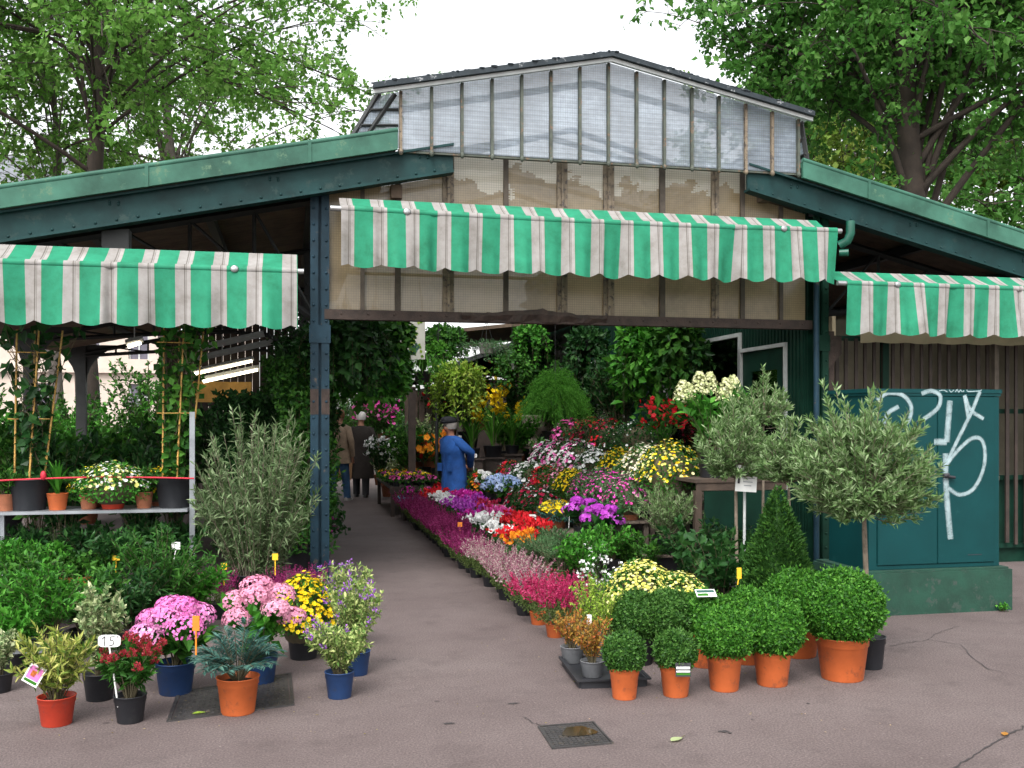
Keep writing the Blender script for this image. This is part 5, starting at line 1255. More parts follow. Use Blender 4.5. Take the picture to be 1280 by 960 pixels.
for x,y,X,nm,key,lab,par in (
 (812,432,4.55,'hanging_philodendron','bright','trailing philodendron hanging above the camellia by the kiosk window',(60,1.25,.95,.13,.085,24)),
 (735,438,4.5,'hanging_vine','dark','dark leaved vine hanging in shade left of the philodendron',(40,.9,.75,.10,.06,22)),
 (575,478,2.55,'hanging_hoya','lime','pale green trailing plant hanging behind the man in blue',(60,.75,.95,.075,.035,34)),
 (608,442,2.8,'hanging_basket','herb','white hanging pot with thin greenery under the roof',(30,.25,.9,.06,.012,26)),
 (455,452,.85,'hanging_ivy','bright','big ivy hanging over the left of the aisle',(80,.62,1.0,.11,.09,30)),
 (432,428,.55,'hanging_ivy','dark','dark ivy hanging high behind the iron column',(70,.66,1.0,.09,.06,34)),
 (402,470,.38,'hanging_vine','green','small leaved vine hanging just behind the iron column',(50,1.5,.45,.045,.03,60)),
 (528,478,1.9,'hanging_spider_plant','fern','spider plant hanging in mid aisle below the painted board',(0,0,0,0,0,0)),
 (372,440,.05,'hanging_vine','dark','dark vine hanging left of the iron column',(60,1.1,.8,.05,.03,50)),
 (556,428,2.45,'hanging_ivy','green','ivy hanging high under the canopy right of the painted board',(50,.5,.8,.08,.06,26)),
 (470,418,1.0,'hanging_ivy','green','ivy hanging highest of all, left of the painted board',(60,.5,.9,.09,.07,28)),
 (640,462,3.55,'hanging_basket','green','leafy basket hanging between the white pot and the asparagus fern',(40,.5,.7,.07,.045,26)),
 (662,428,3.9,'hanging_vine','bright','bright vine hanging high above the asparagus fern',(36,.6,.7,.07,.05,24)),
 (548,450,2.3,'hanging_vine','fern','pale vine hanging right of the painted board',(40,.7,.5,.06,.03,26)),
 (486,470,1.3,'hanging_ivy','green','ivy hanging left below the painted board',(60,.5,.8,.09,.07,26)),
 (845,430,4.7,'hanging_philodendron','green','second trailing philodendron hanging across the kiosk window',(40,.8,.7,.12,.08,18)),
 (865,455,4.9,'hanging_vine','dark','thin dark vine hanging across the kiosk window',(24,.7,.6,.09,.05,16))):
    p=atXY(x,y,X) if x!=372 else on_Y(372,440,12.6)[0]
    if 'spider' in nm:
        def sf(t,r,s): 
            g=G(); arching(g,r,130,.30,1.0,.016,s,0,2.2,8); fol(t,'foliage',g,[L['fern']])
        hang('sp',(nm,sf),(p[0],p[1],p[2]),lab,3.6)
    else: hang(nm,mk_tr(nm,key,*par),p,lab,3.5,.12,.15,'whitepot' if 'basket' in nm else 'black')
# camellia bush, urn, orchids
put('camellia',mk_shrub('potted_camellia','dark',1.25,1.15,.10,.05,46,26,'black',.16,.2,.35,.8,.9,.05,stem=.008,tr=(.1,1)),(4.45,13.2,1.08),'tall glossy camellia bush against the kiosk wall')
urn=thing('stone_urn','pale carved stone urn on a pedestal below the hanging fern','urn',atX(669,4.3,1.08)); g=G(); g.lathe([(0,0),(.16,0),(.16,.05),(.10,.08),(.07,.16),(.10,.22),(.24,.30),(.27,.40),(.23,.44),(.30,.52),(.32,.55),(.27,.56),(.2,.5)],22); g.build('bowl',M['stone'],urn)
g=G(); arching(g,np.random.default_rng(4),60,.5,.6,.02,.5); g.build('foliage',L['fern'],urn)
for x,y,X,sc,lab in ((616,560,3.3,1.35,'yellow orchid with long strap leaves, upper one behind the man'),(590,560,2.75,1.05,'yellow orchid with long strap leaves, lower one beside the man'),(640,556,3.7,1.0,'yellow orchid with strap leaves right of the pair')):
    p=atXY(x,y,X); put('orchid',mk_arch('potted_orchid','fern',.75,.95,.022,60,'black',.12,.7,('yellow',3)),(p[0],p[1],p[2]-.15),lab,None,sc=sc)
    bt=thing('plant_pedestal','dark box pedestal under the '+lab.split(' with')[0]+(' higher up' if 'upper' in lab else ' lower down' if 'lower' in lab else ' at right'),'pedestal',(p[0],p[1],0)); g=G(); z=p[2]-.152; g.box(-.17,.17,-.17,.17,z-.03,z); g.box(-.14,.14,-.14,.14,0,z-.031); g.build('box',M['wood_dark'],bt)
for x,X,z,k,lab,sc in ((858,3.35,0,'d','filling the gap in front of the wooden stand',.62),(800,3.05,0,'g','filling the gap left of the wooden crate',.45),(775,2.9,.0,'g','under the pink daisies at the near end of the benches',.5),(880,3.75,0,'d','at the foot of the wooden stand, right side',.55)):
    put('far'+k,SH0[k],(X,{858:8.0,800:8.35,775:8.6,880:7.95}[x],z),{'d':'dark glossy','g':'green leafy'}[k]+' shrub '+lab,'potted shrubs filling the aisle sides',sc=sc)
# painted board with ivy
p=atXY(514,424,1.7); t=thing('painted_board','pale hanging board painted with a green and yellow vine','sign board',p,-TH); g=G(); g.box(-.20,.20,-.01,.01,-.29,.27); g.build('board',M['beige'] if 0 else plain('chalky_board',(.5,.5,.44),.8,0,.08,8),t)
r=np.random.default_rng(8); g=G(); u=r.random(60); P=np.stack([-.13+.26*r.random(60),np.full(60,-.014),-.25+.5*u],1); P[:,0]+=.05*np.sin(u*9); D=nrm(r.normal(size=(60,3))*np.array([1,0,1])); g.leaves(P,D,np.tile([0,-1.,0],(60,1)),.06,.045,0,r.random(60),fold=.02,simple=True); g.build('painted_vine',L['lime'],t)
g=G(); P2=np.stack([-.15+.3*r.random(16),np.full(16,-.016),-.24+.14*r.random(16)],1); g.leaves(P2,nrm(r.normal(size=(16,3))*np.array([1,0,1])),np.tile([0,-1.,0],(16,1)),.07,.05,0,r.random(16),fold=.02,simple=True); g.build('painted_leaves',L['blue'],t)
g=G(); g.tube([(-.17,0,.27),(-.1,0,1.0)],.004,4); g.build('cord',M['dark_iron'],t); g=G(); g.tube([(.17,0,.27),(.1,0,1.0)],.004,4); g.build('cord',M['dark_iron'],t)
# ------------------------------------------------------------------ far part of the aisle
def table(x0,x1,y0,y1,z,label):
    t=thing('flower_table',label,'table',((x0+x1)/2,(y0+y1)/2,0)); off=tuple(t.location)
    g=G(); g.box(x0,x1,y0,y1,z-.03,z); g.box(x0,x1,y0,y0+.02,z-.10,z-.031); g.build('tabletop',M['wood_dark'],t,off)
    for x in (x0+.05,x1-.05):
        for y in (y0+.06,y1-.06): g=G(); g.box(x-.03,x+.03,y-.03,y+.03,0,z-.0315); g.build('leg',M['wood_dark'],t,off)
table(1.55,2.45,16.0,18.6,.48,'low dark table of primulas behind the heather row')
def mk_prim(col): 
    def f(t,r):
        s=add_pot(t,.05,.07,'black',12); g=G(); dome(g,r,50,.2,.06,.06,.03,s,0,.4,.4,0); fol(t,'foliage',g,[L['green']]); g=G(); domeflow(g,r,12,.15,.08,.026,5,0,s+.01,.3,jit=.05); fol(t,'flowers',g,[C[col]])
    return ('potted_primula','potted plant',f)
for col,ya,yb,lab in (('pink',16.1,16.6,'pink primula at the near end of the dark table'),('yellow',16.7,17.2,'yellow primula in the middle of the dark table'),('magenta',17.3,17.8,'magenta primula behind the yellow ones on the dark table'),('orange',17.9,18.5,'orange primula at the far end of the dark table')):
    for y in np.arange(ya,yb,.22):
        for x in np.arange(1.66,2.4,.2): put('prim'+col,mk_prim(col),(x+random.uniform(-.02,.02),y+random.uniform(-.02,.02),.48),lab,'primulas on the dark table',sc=1.15)
t=thing('blue_tray','light blue plastic tray at the end of the heather row','tray',(1.95,15.55,.0)); g=G(); g.box(-.3,.3,-.2,.2,.30,.315); g.box(-.32,.32,-.22,-.2,.29,.36); g.box(-.32,.32,.2,.22,.29,.36); g.box(-.32,-.301,-.199,.199,.29,.36); g.box(.301,.32,-.199,.199,.29,.36); g.build('tray',potmat('light_blue_plastic',(.06,.28,.45)),t)
g=G(); g.box(-.25,.25,-.16,.16,0,.289); g.build('crate',M['wood_dark'],t)
for x,c,lab in ((1.80,'magenta','pink primula pot on the light blue tray'),(2.08,'pink','rose primula pot at the right of the light blue tray')): put('prim'+c,mk_prim(c),(x,15.55,.315),lab,sc=1.4)
for x,y,X,kind,mk,lab,sc in (
 (548,600,2.6,'lily',mk_shrub('potted_lily','green',.55,.5,.11,.03,22,14,'black',.12,.16,flow=('orange',2,.06)),'orange lilies left of the man in blue',1.15),
 (532,606,2.5,'lilyr',mk_shrub('potted_lily','green',.5,.5,.11,.03,22,14,'black',.12,.16,flow=('red',2,.06)),'red lilies beside the orange ones, further from the man',1.05),
 (566,598,2.9,'lilyw',mk_shrub('potted_lily','green',.55,.5,.10,.03,22,14,'black',.12,.16,flow=('white',2,.055)),'white lilies behind the man in blue',1.0)):
    p=atX(x,X,.5); put(kind,mk,p,lab,None,sc=sc)
table(2.5,3.3,15.6,19.6,.5,'dark table of lilies and shrubs behind the man in blue')
# shrubs that close the view : one per row entry  (pixel x, centre y, depth Y, height m, kind)
SH={'g':mk_shrub('potted_shrub','green',1.0,.95,.10,.05,44,26,'black',.16,.24,.15,.7),'d':mk_shrub('potted_shrub','dark',1.0,.95,.09,.045,48,28,'black',.16,.24,.15,.7),
    'b':mk_shrub('potted_shrub','bright',.9,.95,.11,.055,38,24,'clay',.15,.22,.15,.7),'v':mk_shrub('potted_shrub','vari',.8,.85,.05,.025,44,40,'clay',.15,.22,.12,.7),
    'h':mk_shrub('potted_shrub','herb',.8,.8,.05,.012,60,50,'clay',.15,.22,.12,.8),'w':mk_shrub('potted_flowering_shrub','dark',.9,.85,.08,.04,40,22,'clay',.15,.22,.15,.7,flow=('white',3,.045)),
    'p':mk_shrub('potted_flowering_shrub','green',.9,.85,.08,.04,40,22,'clay',.15,.22,.15,.7,flow=('pink',3,.045)),'r':mk_shrub('potted_flowering_shrub','dark',.9,.85,.08,.04,36,22,'clay',.15,.22,.15,.7,flow=('red',2,.04)),
    'm':mk_shrub('potted_flowering_shrub','green',.8,.85,.08,.04,36,20,'clay',.15,.22,.15,.7,flow=('magenta',3,.045))}
names={'g':'green leafy','d':'dark glossy','b':'bright green','v':'cream variegated','h':'fine leaved grey green','w':'white flowering','p':'pink flowering','r':'red flowering','m':'magenta flowering'}
def far(x,X,z,k,where,sc=1.):
    put('far'+k,SH[k],atX(x,X,z),names[k]+' shrub '+where,'potted shrubs filling the aisle sides',sc=sc)
far(500,2.2,0,'w','beside the brown post',1.0); far(486,1.95,.0,'v','at the far end of the dark table',1.05); far(476,1.7,.3,'w','next to the walkers, low one',.9); far(470,1.75,.9,'p','up behind the walker in the dark coat',1.0)
far(480,1.95,1.1,'m','above the walker in the dark coat',.9); far(512,2.5,.5,'h','above the primula table',1.1); far(530,2.8,.5,'g','behind the red lilies',1.3); far(545,3.0,.9,'d','under the brown fence',1.3)
far(560,3.2,1.1,'r','under the hanging pale green plant',1.25); far(585,3.4,1.0,'d','behind the lower yellow orchid',1.35); far(600,3.6,1.35,'r','beside the brown fence, raised',1.2); far(630,3.8,.78,'g','between orchid and white azaleas',.9); far(648,3.9,.78,'b','behind the tall white marker',.8)
far(655,4.2,1.08,'d','left of the stone urn',1.1); far(690,4.5,1.08,'g','under the hanging fern',1.15); far(720,4.6,1.08,'d','behind the hot pink azalea',1.2); far(672,4.4,1.9,'d','high against the kiosk wall',1.0)
far(700,4.55,1.08,'b','against the kiosk wall behind azaleas',1.0)
far(520,2.35,.5,'h','in front of the brown fence boards',1.15); far(538,2.6,.6,'v','low in front of the brown fence',1.1); far(508,2.1,.35,'g','left of the brown fence by the table',.95)
p,_=gp(1253,764); t=thing('pavement_weed','small green weed growing at the foot of the green plinth','weed',p); g=G(); shrub(g,np.random.default_rng(2),14,.07,.15,.03,.016,8,0,.2,.4,.9,.1,.0015,.5); g.build('leaves',[L['bright'],L['stem']],t)
# brown fence panel and post
p,_=on_Y(536,520,20.6); t=thing('fence_panel','brown board fence panel at the far end of the aisle','fence',(p[0],p[1],0)); g=G()
for i in range(7): g.box(-.5+i*.145,-.5+i*.145+.125,-.01,.012,0,2.15)
g.build('boards',M['wood'],t); g=G(); g.box(-.52,.54,.013,.05,1.95,2.03); g.box(-.52,.54,.013,.05,.6,.68); g.build('rail',M['wood'],t)
p,_=on_z(497,636,0); t=thing('timber_post','slim brown post beside the white flowering shrub at the aisle','post',(p[0]+.25,p[1],0)); g=G(); g.box(-.06,.06,-.06,.06,0,2.1); g.box(-.08,.08,-.08,.08,2.1,2.13); g.build('post',M['wood_dark'],t)
# climbers and shrubs on the left of the aisle, behind the column
def mk_pillar(key,h,w,L_,W_,n=90,per=60):
    def f(t,r):
        s=add_pot(t,.16,.24,'black',18); g=G(); q=n*per; z=r.random(q)**.9; ph=r.random(q)*6.28; rad=w*.5*(.35+.65*r.random(q)**.5)*(1-.3*z)*(1+.25*np.sin(z*11+ph*2))
        P=np.stack([rad*np.cos(ph),rad*np.sin(ph),s+z*h],1); g.leaves(P,nrm(rdir(q,r)+np.array([0,0,-.2])),nrm(np.stack([np.cos(ph),np.sin(ph),.5+0*ph],1)+.6*rdir(q,r)),L_*(.7+.6*r.random(q)),W_,0,r.random(q))
        for k in range(5): a=k*1.257; g.tube([(.05*math.cos(a),.05*math.sin(a),s),(.09*math.cos(a+1),.09*math.sin(a+1),s+h*.5),(.05*math.cos(a+2),.05*math.sin(a+2),s+h)],.008,5,1)
        fol(t,'foliage',g,[L[key],L['stem']])
    return ('potted_climber','potted plant',f)
for (X,Y,k,lab,sc,mk) in ((.12,10.6,'pilg','tall leafy climber first behind the iron column',1.0,mk_pillar('green',2.0,.75,.06,.035)),(.15,12.0,'pild','tall dark climber second behind the iron column',1.05,mk_pillar('dark',2.1,.8,.08,.05)),
   (-.12,14.2,'pilg','tall leafy climber third behind the iron column',1.1,None),(-.12,16.0,'pilv','tall variegated climber near the walkers',1.0,mk_pillar('vari',1.7,.7,.05,.03,70,50)),(.0,18.0,'pild','tall dark climber at the back left of the aisle',1.1,None),
   (-.55,11.2,'pild','tall dark climber inside the left wing behind the olive',.8,None),(-.4,13.4,'pild','dark climber deep inside the left wing',.8,None)): put(k,mk,(X,Y,0),lab,'tall climbers along the left of the aisle',sc=sc)
for (x,y,k,lab,sc) in ((412,690,'m','low and nearest on the left aisle edge',.42),(408,662,'b','low on the left aisle edge behind the column',.45),(404,650,'v','low on the left aisle edge near the walkers',.5)):
    p,_=gp(x,y); put('far'+k,SH[k],(p[0]-.06,p[1],0),names[k]+' plant '+lab,None,sc=sc)
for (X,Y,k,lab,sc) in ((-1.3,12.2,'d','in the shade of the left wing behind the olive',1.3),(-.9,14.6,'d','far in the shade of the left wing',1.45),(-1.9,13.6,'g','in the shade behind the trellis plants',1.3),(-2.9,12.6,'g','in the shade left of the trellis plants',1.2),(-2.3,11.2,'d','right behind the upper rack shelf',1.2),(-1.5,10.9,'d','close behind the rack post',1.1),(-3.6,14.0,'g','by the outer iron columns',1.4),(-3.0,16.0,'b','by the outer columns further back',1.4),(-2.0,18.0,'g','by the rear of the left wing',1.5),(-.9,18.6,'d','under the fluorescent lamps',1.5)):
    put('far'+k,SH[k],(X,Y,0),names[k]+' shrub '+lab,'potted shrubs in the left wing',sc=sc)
# fluorescent lamps hung under the left wing
for (a,b,Y,lab) in (((240,468),(315,451),19.5,'lit fluorescent lamp under the left roof, upper one'),((254,477),(322,462),19.8,'lit fluorescent lamp under the left roof, lower one'),((160,433),(176,428),14.5,'short lit lamp under the roof above the trellis plants')):
    pa,_=on_Y(*a,Y); pb,_=on_Y(*b,Y); c=[(i+j)/2 for i,j in zip(pa,pb)]; t=thing('fluorescent_lamp',lab,'lamp',tuple(c),0,'fluorescent lamps under the left roof'); pa=np.array(pa)-c; pb=np.array(pb)-c
    g=G(); g.tube([pa,pb],.028,8); g.build('tube',M['tube_lit'],t); g=G(); g.tube([pa+np.array([-.03,0,.05]),pb+np.array([.03,0,.05])],.045,4,smooth=False); g.tube([(0,0,.05),(0,0,zl(c[0])-c[2]-.1)],.008,5); g.build('housing',M['frame_white'],t)
g=G(); pa,_=on_Y(300,486,20.4); g.box(-2.0,-.75,20.4,20.45,1.9,2.3); props(g.build('lamplit_wall_panel',plain('painted_lamplight_ochre',(.42,.24,.06),.8)),'wall panel with painted ochre lamplight, back of the left wing below the lamps','board')  # ochre colour paints the yellow lamplight on the wall
# second row of kiosks beyond, only its eave and wall seen
k2=thing('rear_kiosk','dark timber kiosk with a pale gutter beyond the end of the aisle','kiosk',(5,27,0)); off=(5,27,0)
g=G(); g.box(3.9,9,23,33,0,2.5); g.build('wall',M['wood_dark'],k2,off)
g=G(); g.prism([(3.3,2.72),(6.5,3.9),(9.7,2.72),(9.7,2.62),(6.5,3.8),(3.3,2.62)],'y',22.6,33.4); g.build('roof',M['dark_iron'],k2,off); g=G(); g.box(3.22,3.32,22.6,33.4,2.62,2.74); g.build('gutter',M['frame_white'],k2,off)
# ------------------------------------------------------------------ plant rack, left
rk=thing('plant_rack','grey steel plant rack under the left awning','rack',(-2.1,9.2,0)); off=(-2.1,9.2,0)
g=G(); g.box(-4.2,-.86,8.95,9.45,.765,.79); g.build('shelf',M['steel'],rk,off)
g=G(); g.box(-4.2,-.86,8.95,9.45,.13,.15); g.build('shelf',M['steel'],rk,off)
for x,h in ((-.83,1.62),(-2.35,.76),(-4.1,1.62)): g=G(); g.box(x-.022,x+.022,9.05,9.09,0,h); g.box(x-.022,x-.018,9.0905,9.12,0,h); g.build('post',M['steel'],rk,off)
g=G(); pa=on_Y(102,600,8.97)[0]; pb=on_Y(243,596,8.97)[0]; xs=np.linspace(-2.4,pb[0],14); g.tube([(x,8.94,1.05+.02*math.cos((x+1.6)*2)) for x in xs],.008,6); g.sphere((-2.0,8.94,1.09),(.025,.02,.04),8,6); props(g.build('red_cord',M['cord']),'red cord stretched in front of the trellis plants on the rack','cord')
def trellis(t,r,s,h,w,key,n,L_,W_):
    g=G(); tops=[]
    for k,(dx,dy) in enumerate(((-.10,-.05),(.02,-.09),(.11,.0),(0,.1))):
        lean=(.02,.10,.22,.05)[k]; g.tube([(dx,dy,s-.05),(dx+lean*w,dy*.6,s+h)],.0085,6,1)
        for z in np.arange(.1,h,.12): g.tube([(dx+lean*w*z/h,dy*(1-.4*z/h),s+z-.004),(dx+lean*w*z/h,dy*(1-.4*z/h),s+z+.004)],.0105,6,1)
    for z in (.42,.85): g.tube([(-.14,-.1,s+h*z),(.18,-.06,s+h*z)],.005,5,1)
    g.build('canes',[L['stem'],BAMBOO],t)
    g=G(); u=r.random(n); ph=r.random(n)*6.28; ww=w*(.25+.75*u**1.3); rad=ww*.5*np.sqrt(r.random(n))
    c=np.stack([rad*np.cos(ph)+.08*u,rad*np.sin(ph)*.7,s+.05+u*(h*1.05)],1)
    g.leaves(c,nrm(rdir(n,r)+np.array([0,-.3,-.25])),nrm(rdir(n,r)*.6+np.array([0,-.6,.5])),L_*(.7+.6*r.random(n)),W_,0,r.random(n))
    for k in range(26):
        i=r.integers(0,n,4); q=c[i][np.argsort(c[i][:,2])]; g.tube(q,.003,4,1)
    g.build('foliage',[L[key],L['stem']],t)
BAMBOO=plain('golden_bamboo',(.42,.24,.055),.5,0,.3,40,c2=(.16,.08,.02),thr=.62,wear=60)
def onshelf(x,z,Y): p,d=on_Y(x,600,Y); return (p[0],Y,z)
for x,lab,key,w,h,n,ll in ((36,'trellis climber with big leaves on three canes, left end of the rack','dark',.72,1.30,270,.105),(219,'dense trellis climber at the right end of the rack beside the steel post','green',.62,1.42,520,.09)):
    t=thing('trellis_climber',lab,'potted plant',onshelf(x,.79,9.16)); s=add_pot(t,.17,.26,'black',24); trellis(t,np.random.default_rng(x),s,h,w,key,n,ll,ll*.75)
RG='chrysanthemums on the upper shelf of the rack'
put('wmum',mk_mum('lemon','white',.64,.30,200,.016,'bright',.35,pot='red'),onshelf(141,.79,9.12),'white topped chrysanthemum in a red pot on the rack shelf',RG,sc=1.0)
put('ymum',None,onshelf(118,.79,9.34),'yellow chrysanthemum behind the white topped one on the rack',RG,sc=.8); put('ymum',None,onshelf(200,.79,9.36),'yellow chrysanthemum behind the right trellis climber',RG,sc=.75)
for x,lab,col in ((111,'dark red empty looking pot of greens left of the red pot','clay'),(180,'brown pot of greens between red pot and trellis','clay')):
    put('rackgreen',mk_shrub('potted_foliage_plant','green',.24,.34,.05,.02,30,20,'clay',.075,.14),onshelf(x,.79,9.12),lab)
put('rackfern',mk_arch('potted_fern','bright',.38,.30,.03,34,'terra',.085,.3),onshelf(72,.79,9.1),'upright bright fern in an orange clay pot on the rack')
put('rackgreen',None,onshelf(8,.79,9.1),'small green plant at the left photo edge on the rack')
# low bench in front with greenery
lb=thing('low_bench','low grey steel bench of small green plants under the rack','bench',(-2.4,8.3,0)); off=(-2.4,8.3,0)
g=G(); g.box(-4.2,-1.40,8.0,8.62,.235,.26); g.build('top',M['steel'],lb,off)
for x in (-4.1,-2.8,-1.45):
    for y in (8.05,8.57): g=G(); g.box(x-.02,x+.02,y-.02,y+.02,0,.2345); g.build('leg',M['steel'],lb,off)
LG='small green plants on the low bench'
for i,(x,k,lab,sc) in enumerate(((20,'a','bright leafy plant at the left end of the low bench',.9),(52,'a','bright leafy plant second on the low bench',.85),(82,'b','small trailing plant in terracotta third on the low bench',1.0),(104,'b','small trailing plant in terracotta middle of the low bench',1.0),(130,'b','small trailing plant in terracotta near the right of the low bench',1.05),(146,'c','dark glossy plant at the right end of the low bench',.9))):
    mk={'a':mk_shrub('potted_foliage_plant','bright',.34,.46,.06,.03,40,24,'terra',.08,.10),'b':mk_shrub('potted_ivy','green',.2,.32,.04,.03,36,18,'terra',.07,.09,.1,.4,1.,-.1),'c':mk_shrub('potted_foliage_plant','dark',.4,.5,.07,.03,40,24,'black',.09,.12)}[k]
    put('low'+k,mk,onshelf(x,.26,8.22),lab,LG,sc=sc)
for i,(x,Y,k,lab) in enumerate(((30,9.15,'c','dark plant on the bottom rack shelf, left one'),(110,9.2,'c','dark plant on the bottom rack shelf, middle one'),(190,9.1,'c','dark plant on the bottom rack shelf, right one'),(225,9.2,'c','dark plant on the bottom rack shelf beside the steel post'))):
    put('low'+k,None,onshelf(x,.15,Y),lab,'dark plants on the bottom rack shelf',sc=1.05)
for i,(x,lab) in enumerate(((70,'fuzzy grass like plant in the gap under the rack shelf, left'),(125,'fuzzy grass like plant in the gap under the rack shelf, right'))):
    put('fuzz',mk_arch('potted_grass','olive',.45,.4,.006,160,'black',.09,.35),onshelf(x,.15,9.25),lab)
p,_=on_Y(145,670,8.1); marker((p[0],8.1,.32),.16,.06,.035,PM['mk_yellow'],'yellow T shaped marker on the low bench plants',None,0,0,'sq'); p,_=on_Y(217,678,8.6); marker((p[0],8.6,.40),.09,.07,.06,M['white'],'white folded tag beside the rack post',None,0,.02,'sq')
# trolley with castor wheels at the left edge
tl=thing('plant_trolley','low steel trolley with a castor wheel at the left photo edge','trolley',(-2.2,6.85,0)); off=(-2.2,6.85,0)
g=G(); g.box(-2.9,-1.45,6.55,7.15,.135,.16); g.build('deck',M['steel'],tl,off)
for x in (-2.8,-1.52):
    for y in (6.62,7.08):
        w=G(); w.tube([(x-.015,y,.05),(x+.015,y,.05)],.049,16); w.build('wheel',M['ink'],tl,off); w=G(); w.box(x-.022,x-.017,y-.02,y+.02,.05,.1345); w.box(x+.017,x+.022,y-.02,y+.02,.05,.1345); w.build('wheel_fork',M['steel'],tl,off)

# fallen petals and leaf crumbs round the pots
r=np.random.default_rng(77); g=G(); n=150; px=np.concatenate([r.uniform(20,480,n//2),r.uniform(560,1120,n//2)]); py=np.concatenate([r.uniform(800,925,n//2),r.uniform(790,915,n//2)])
P=np.array([on_z(a,b,.006)[0] for a,b in zip(px,py)]); n=len(P); g.leaves(P,nrm(np.stack([r.normal(size=n),r.normal(size=n),.1*r.random(n)],1)),np.tile([0,0,1.],(n,1))+.2*rdir(n,r),.008+.014*r.random(n)**2,.009,0,r.random(n),fold=.05)
props(g.build('leaf_litter',leafm('leaf_crumb',(.10,.06,.02),(.22,.20,.05),(.42,.30,.22),.8)),'scattered petals and leaf crumbs on the pavement round the pots','litter',None,'stuff')
# ------------------------------------------------------------------ trees
def tree(name,label,loc,h,tr,crown_c,crown_r,nl,nsub,ntw,nleaf,LL,key,bark='trunk',seed=1,zfork=.45,lean=(0,0),group=None,bias=None,tops=None,down=.35):
    r=np.random.default_rng(seed); t=thing(name,label,'tree',loc,0,group or 'plane trees around the pavilion'); g=G(); k=9
    z=np.linspace(0,h,k); path=np.stack([lean[0]*(z/h)**1.5+.10*np.sin(z*.9),lean[1]*(z/h)**1.5+.08*np.cos(z*.7)-.08,z],1)
    rr=tr*(1-.78*(z/h)); rr[0]*=1.35; g.tube(path,rr,12,0)
    fz=zfork+(1-zfork)*r.random(nl)**.9; A=np.stack([np.interp(fz*h,z,path[:,i]) for i in range(3)],1); ra=np.interp(fz*h,z,rr)*.30
    D0=rdir(nl,r); D0[:,2]=np.where(D0[:,2]<-down,-D0[:,2],D0[:,2])
    cc=np.array(crown_c); cr=np.array(crown_r); E=cc+D0*cr*(.55+.45*r.random((nl,1))**.6)
    B=A*.5+E*.5; B[:,2]=A[:,2]*.35+E[:,2]*.65+.3
    g.stems(A,B,E,ra,.014,0,9,6)
    # secondaries
    n2=nl*nsub; t2=.3+.7*r.random((nl,nsub)); A2=bez(A[:,None],B[:,None],E[:,None],t2).reshape(-1,3)
    out=nrm(A2-np.array([path[k//2][0],path[k//2][1],cc[2]])); E2=A2+(rdir(n2,r)*.9+out*.45+np.array([0,0,.02]))*cr*.34*(.5+.7*r.random((n2,1))); B2=(A2+E2)/2+np.array([0,0,.25])
    g.stems(A2,B2,E2,.013,.005,0,5,4)
    n3=n2*ntw; t3=.25+.75*r.random((n2,ntw)); A3=bez(A2[:,None],B2[:,None],E2[:,None],t3).reshape(-1,3); E3=A3+(rdir(n3,r)+np.array([0,0,-.12]))*.62*(.5+.7*r.random((n3,1))); B3=(A3+E3)/2+np.array([0,0,.06])
    g.stems(A3,B3,E3,.007,.003,0,4,3)
    g.build('trunk',M[bark],t)
    g=G(); n4=n3*nleaf; t4=.15+.85*r.random((n3,nleaf)); P=bez(A3[:,None],B3[:,None],E3[:,None],t4).reshape(-1,3)+r.normal(0,LL*.5,(n4,3)); s=.6+.75*r.random(n4)
    D=nrm(rdir(n4,r)+np.array([0,0,-.35])); Nn=nrm(rdir(n4,r)*.75+np.array([0,0,.8])); g.leaves(P,D,Nn,LL*s,LL*.72*s,0,np.clip(.5*r.random(n4)+.5*np.repeat(r.random(n3),nleaf),0,1),fold=.1,mid=.4)
    g.build('crown',L[key],t); return t
pt,_=on_Y(104,230,26.); tree('plane_tree','tall plane tree with airy light green crown rising behind the left roof','',0,0,0,0,0,0,0,0,0,'') if 0 else None
tree('plane_tree','tall plane tree with airy light green crown rising behind the left roof',(pt[0],26,0),15,.32,(.4,0,11.6),(8.2,6.5,5.4),60,10,6,13,.145,'tree',seed=3,zfork=.5,lean=(.6,0),down=.65)
pt,_=on_Y(1160,230,16.); tree('plane_tree','thick trunked tree with dense dark green crown behind the right roof',(pt[0],16,0),11,.36,(.5,0,7.9),(4.3,4.4,4.1),56,11,7,18,.125,'tree_d',seed=9,zfork=.40,lean=(-.9,0),down=.5)
tree('plane_tree','paler tree further back on the right, seen through the dense crown',(17.5,29,0),11,.28,(-1,0,8.0),(6.5,5,4.8),36,9,6,11,.20,'tree_y',seed=14,zfork=.35,down=.8)
tree('plane_tree','distant green tree at the far right edge behind the roof',(23,24,0),11,.3,(-1,0,7.5),(6,5,4.6),36,9,6,11,.19,'tree_d',seed=15,zfork=.35,down=.8)
tree('plane_tree','grey barked tree seen under the roof behind the first iron column',(-9.6,28,0),12,.32,(0,0,10.),(5,5,3.6),28,8,5,7,.16,'tree','trunk_grey',21,.5,down=.4)
pt,_=on_Y(212,450,34.); tree('plane_tree','grey barked tree seen under the roof between column and trellis climber',(pt[0],34,0),13,.40,(0,0,11.),(5,5,3.6),28,8,5,7,.17,'tree','trunk_grey',22,.5,down=.4)
pt,_=on_Y(68,450,30.); tree('plane_tree','slim grey trunk seen under the roof at the far left',(pt[0],30,0),12,.22,(0,0,10.),(4,4,3.2),22,7,5,7,.16,'tree','trunk_grey',23,.5,down=.4)
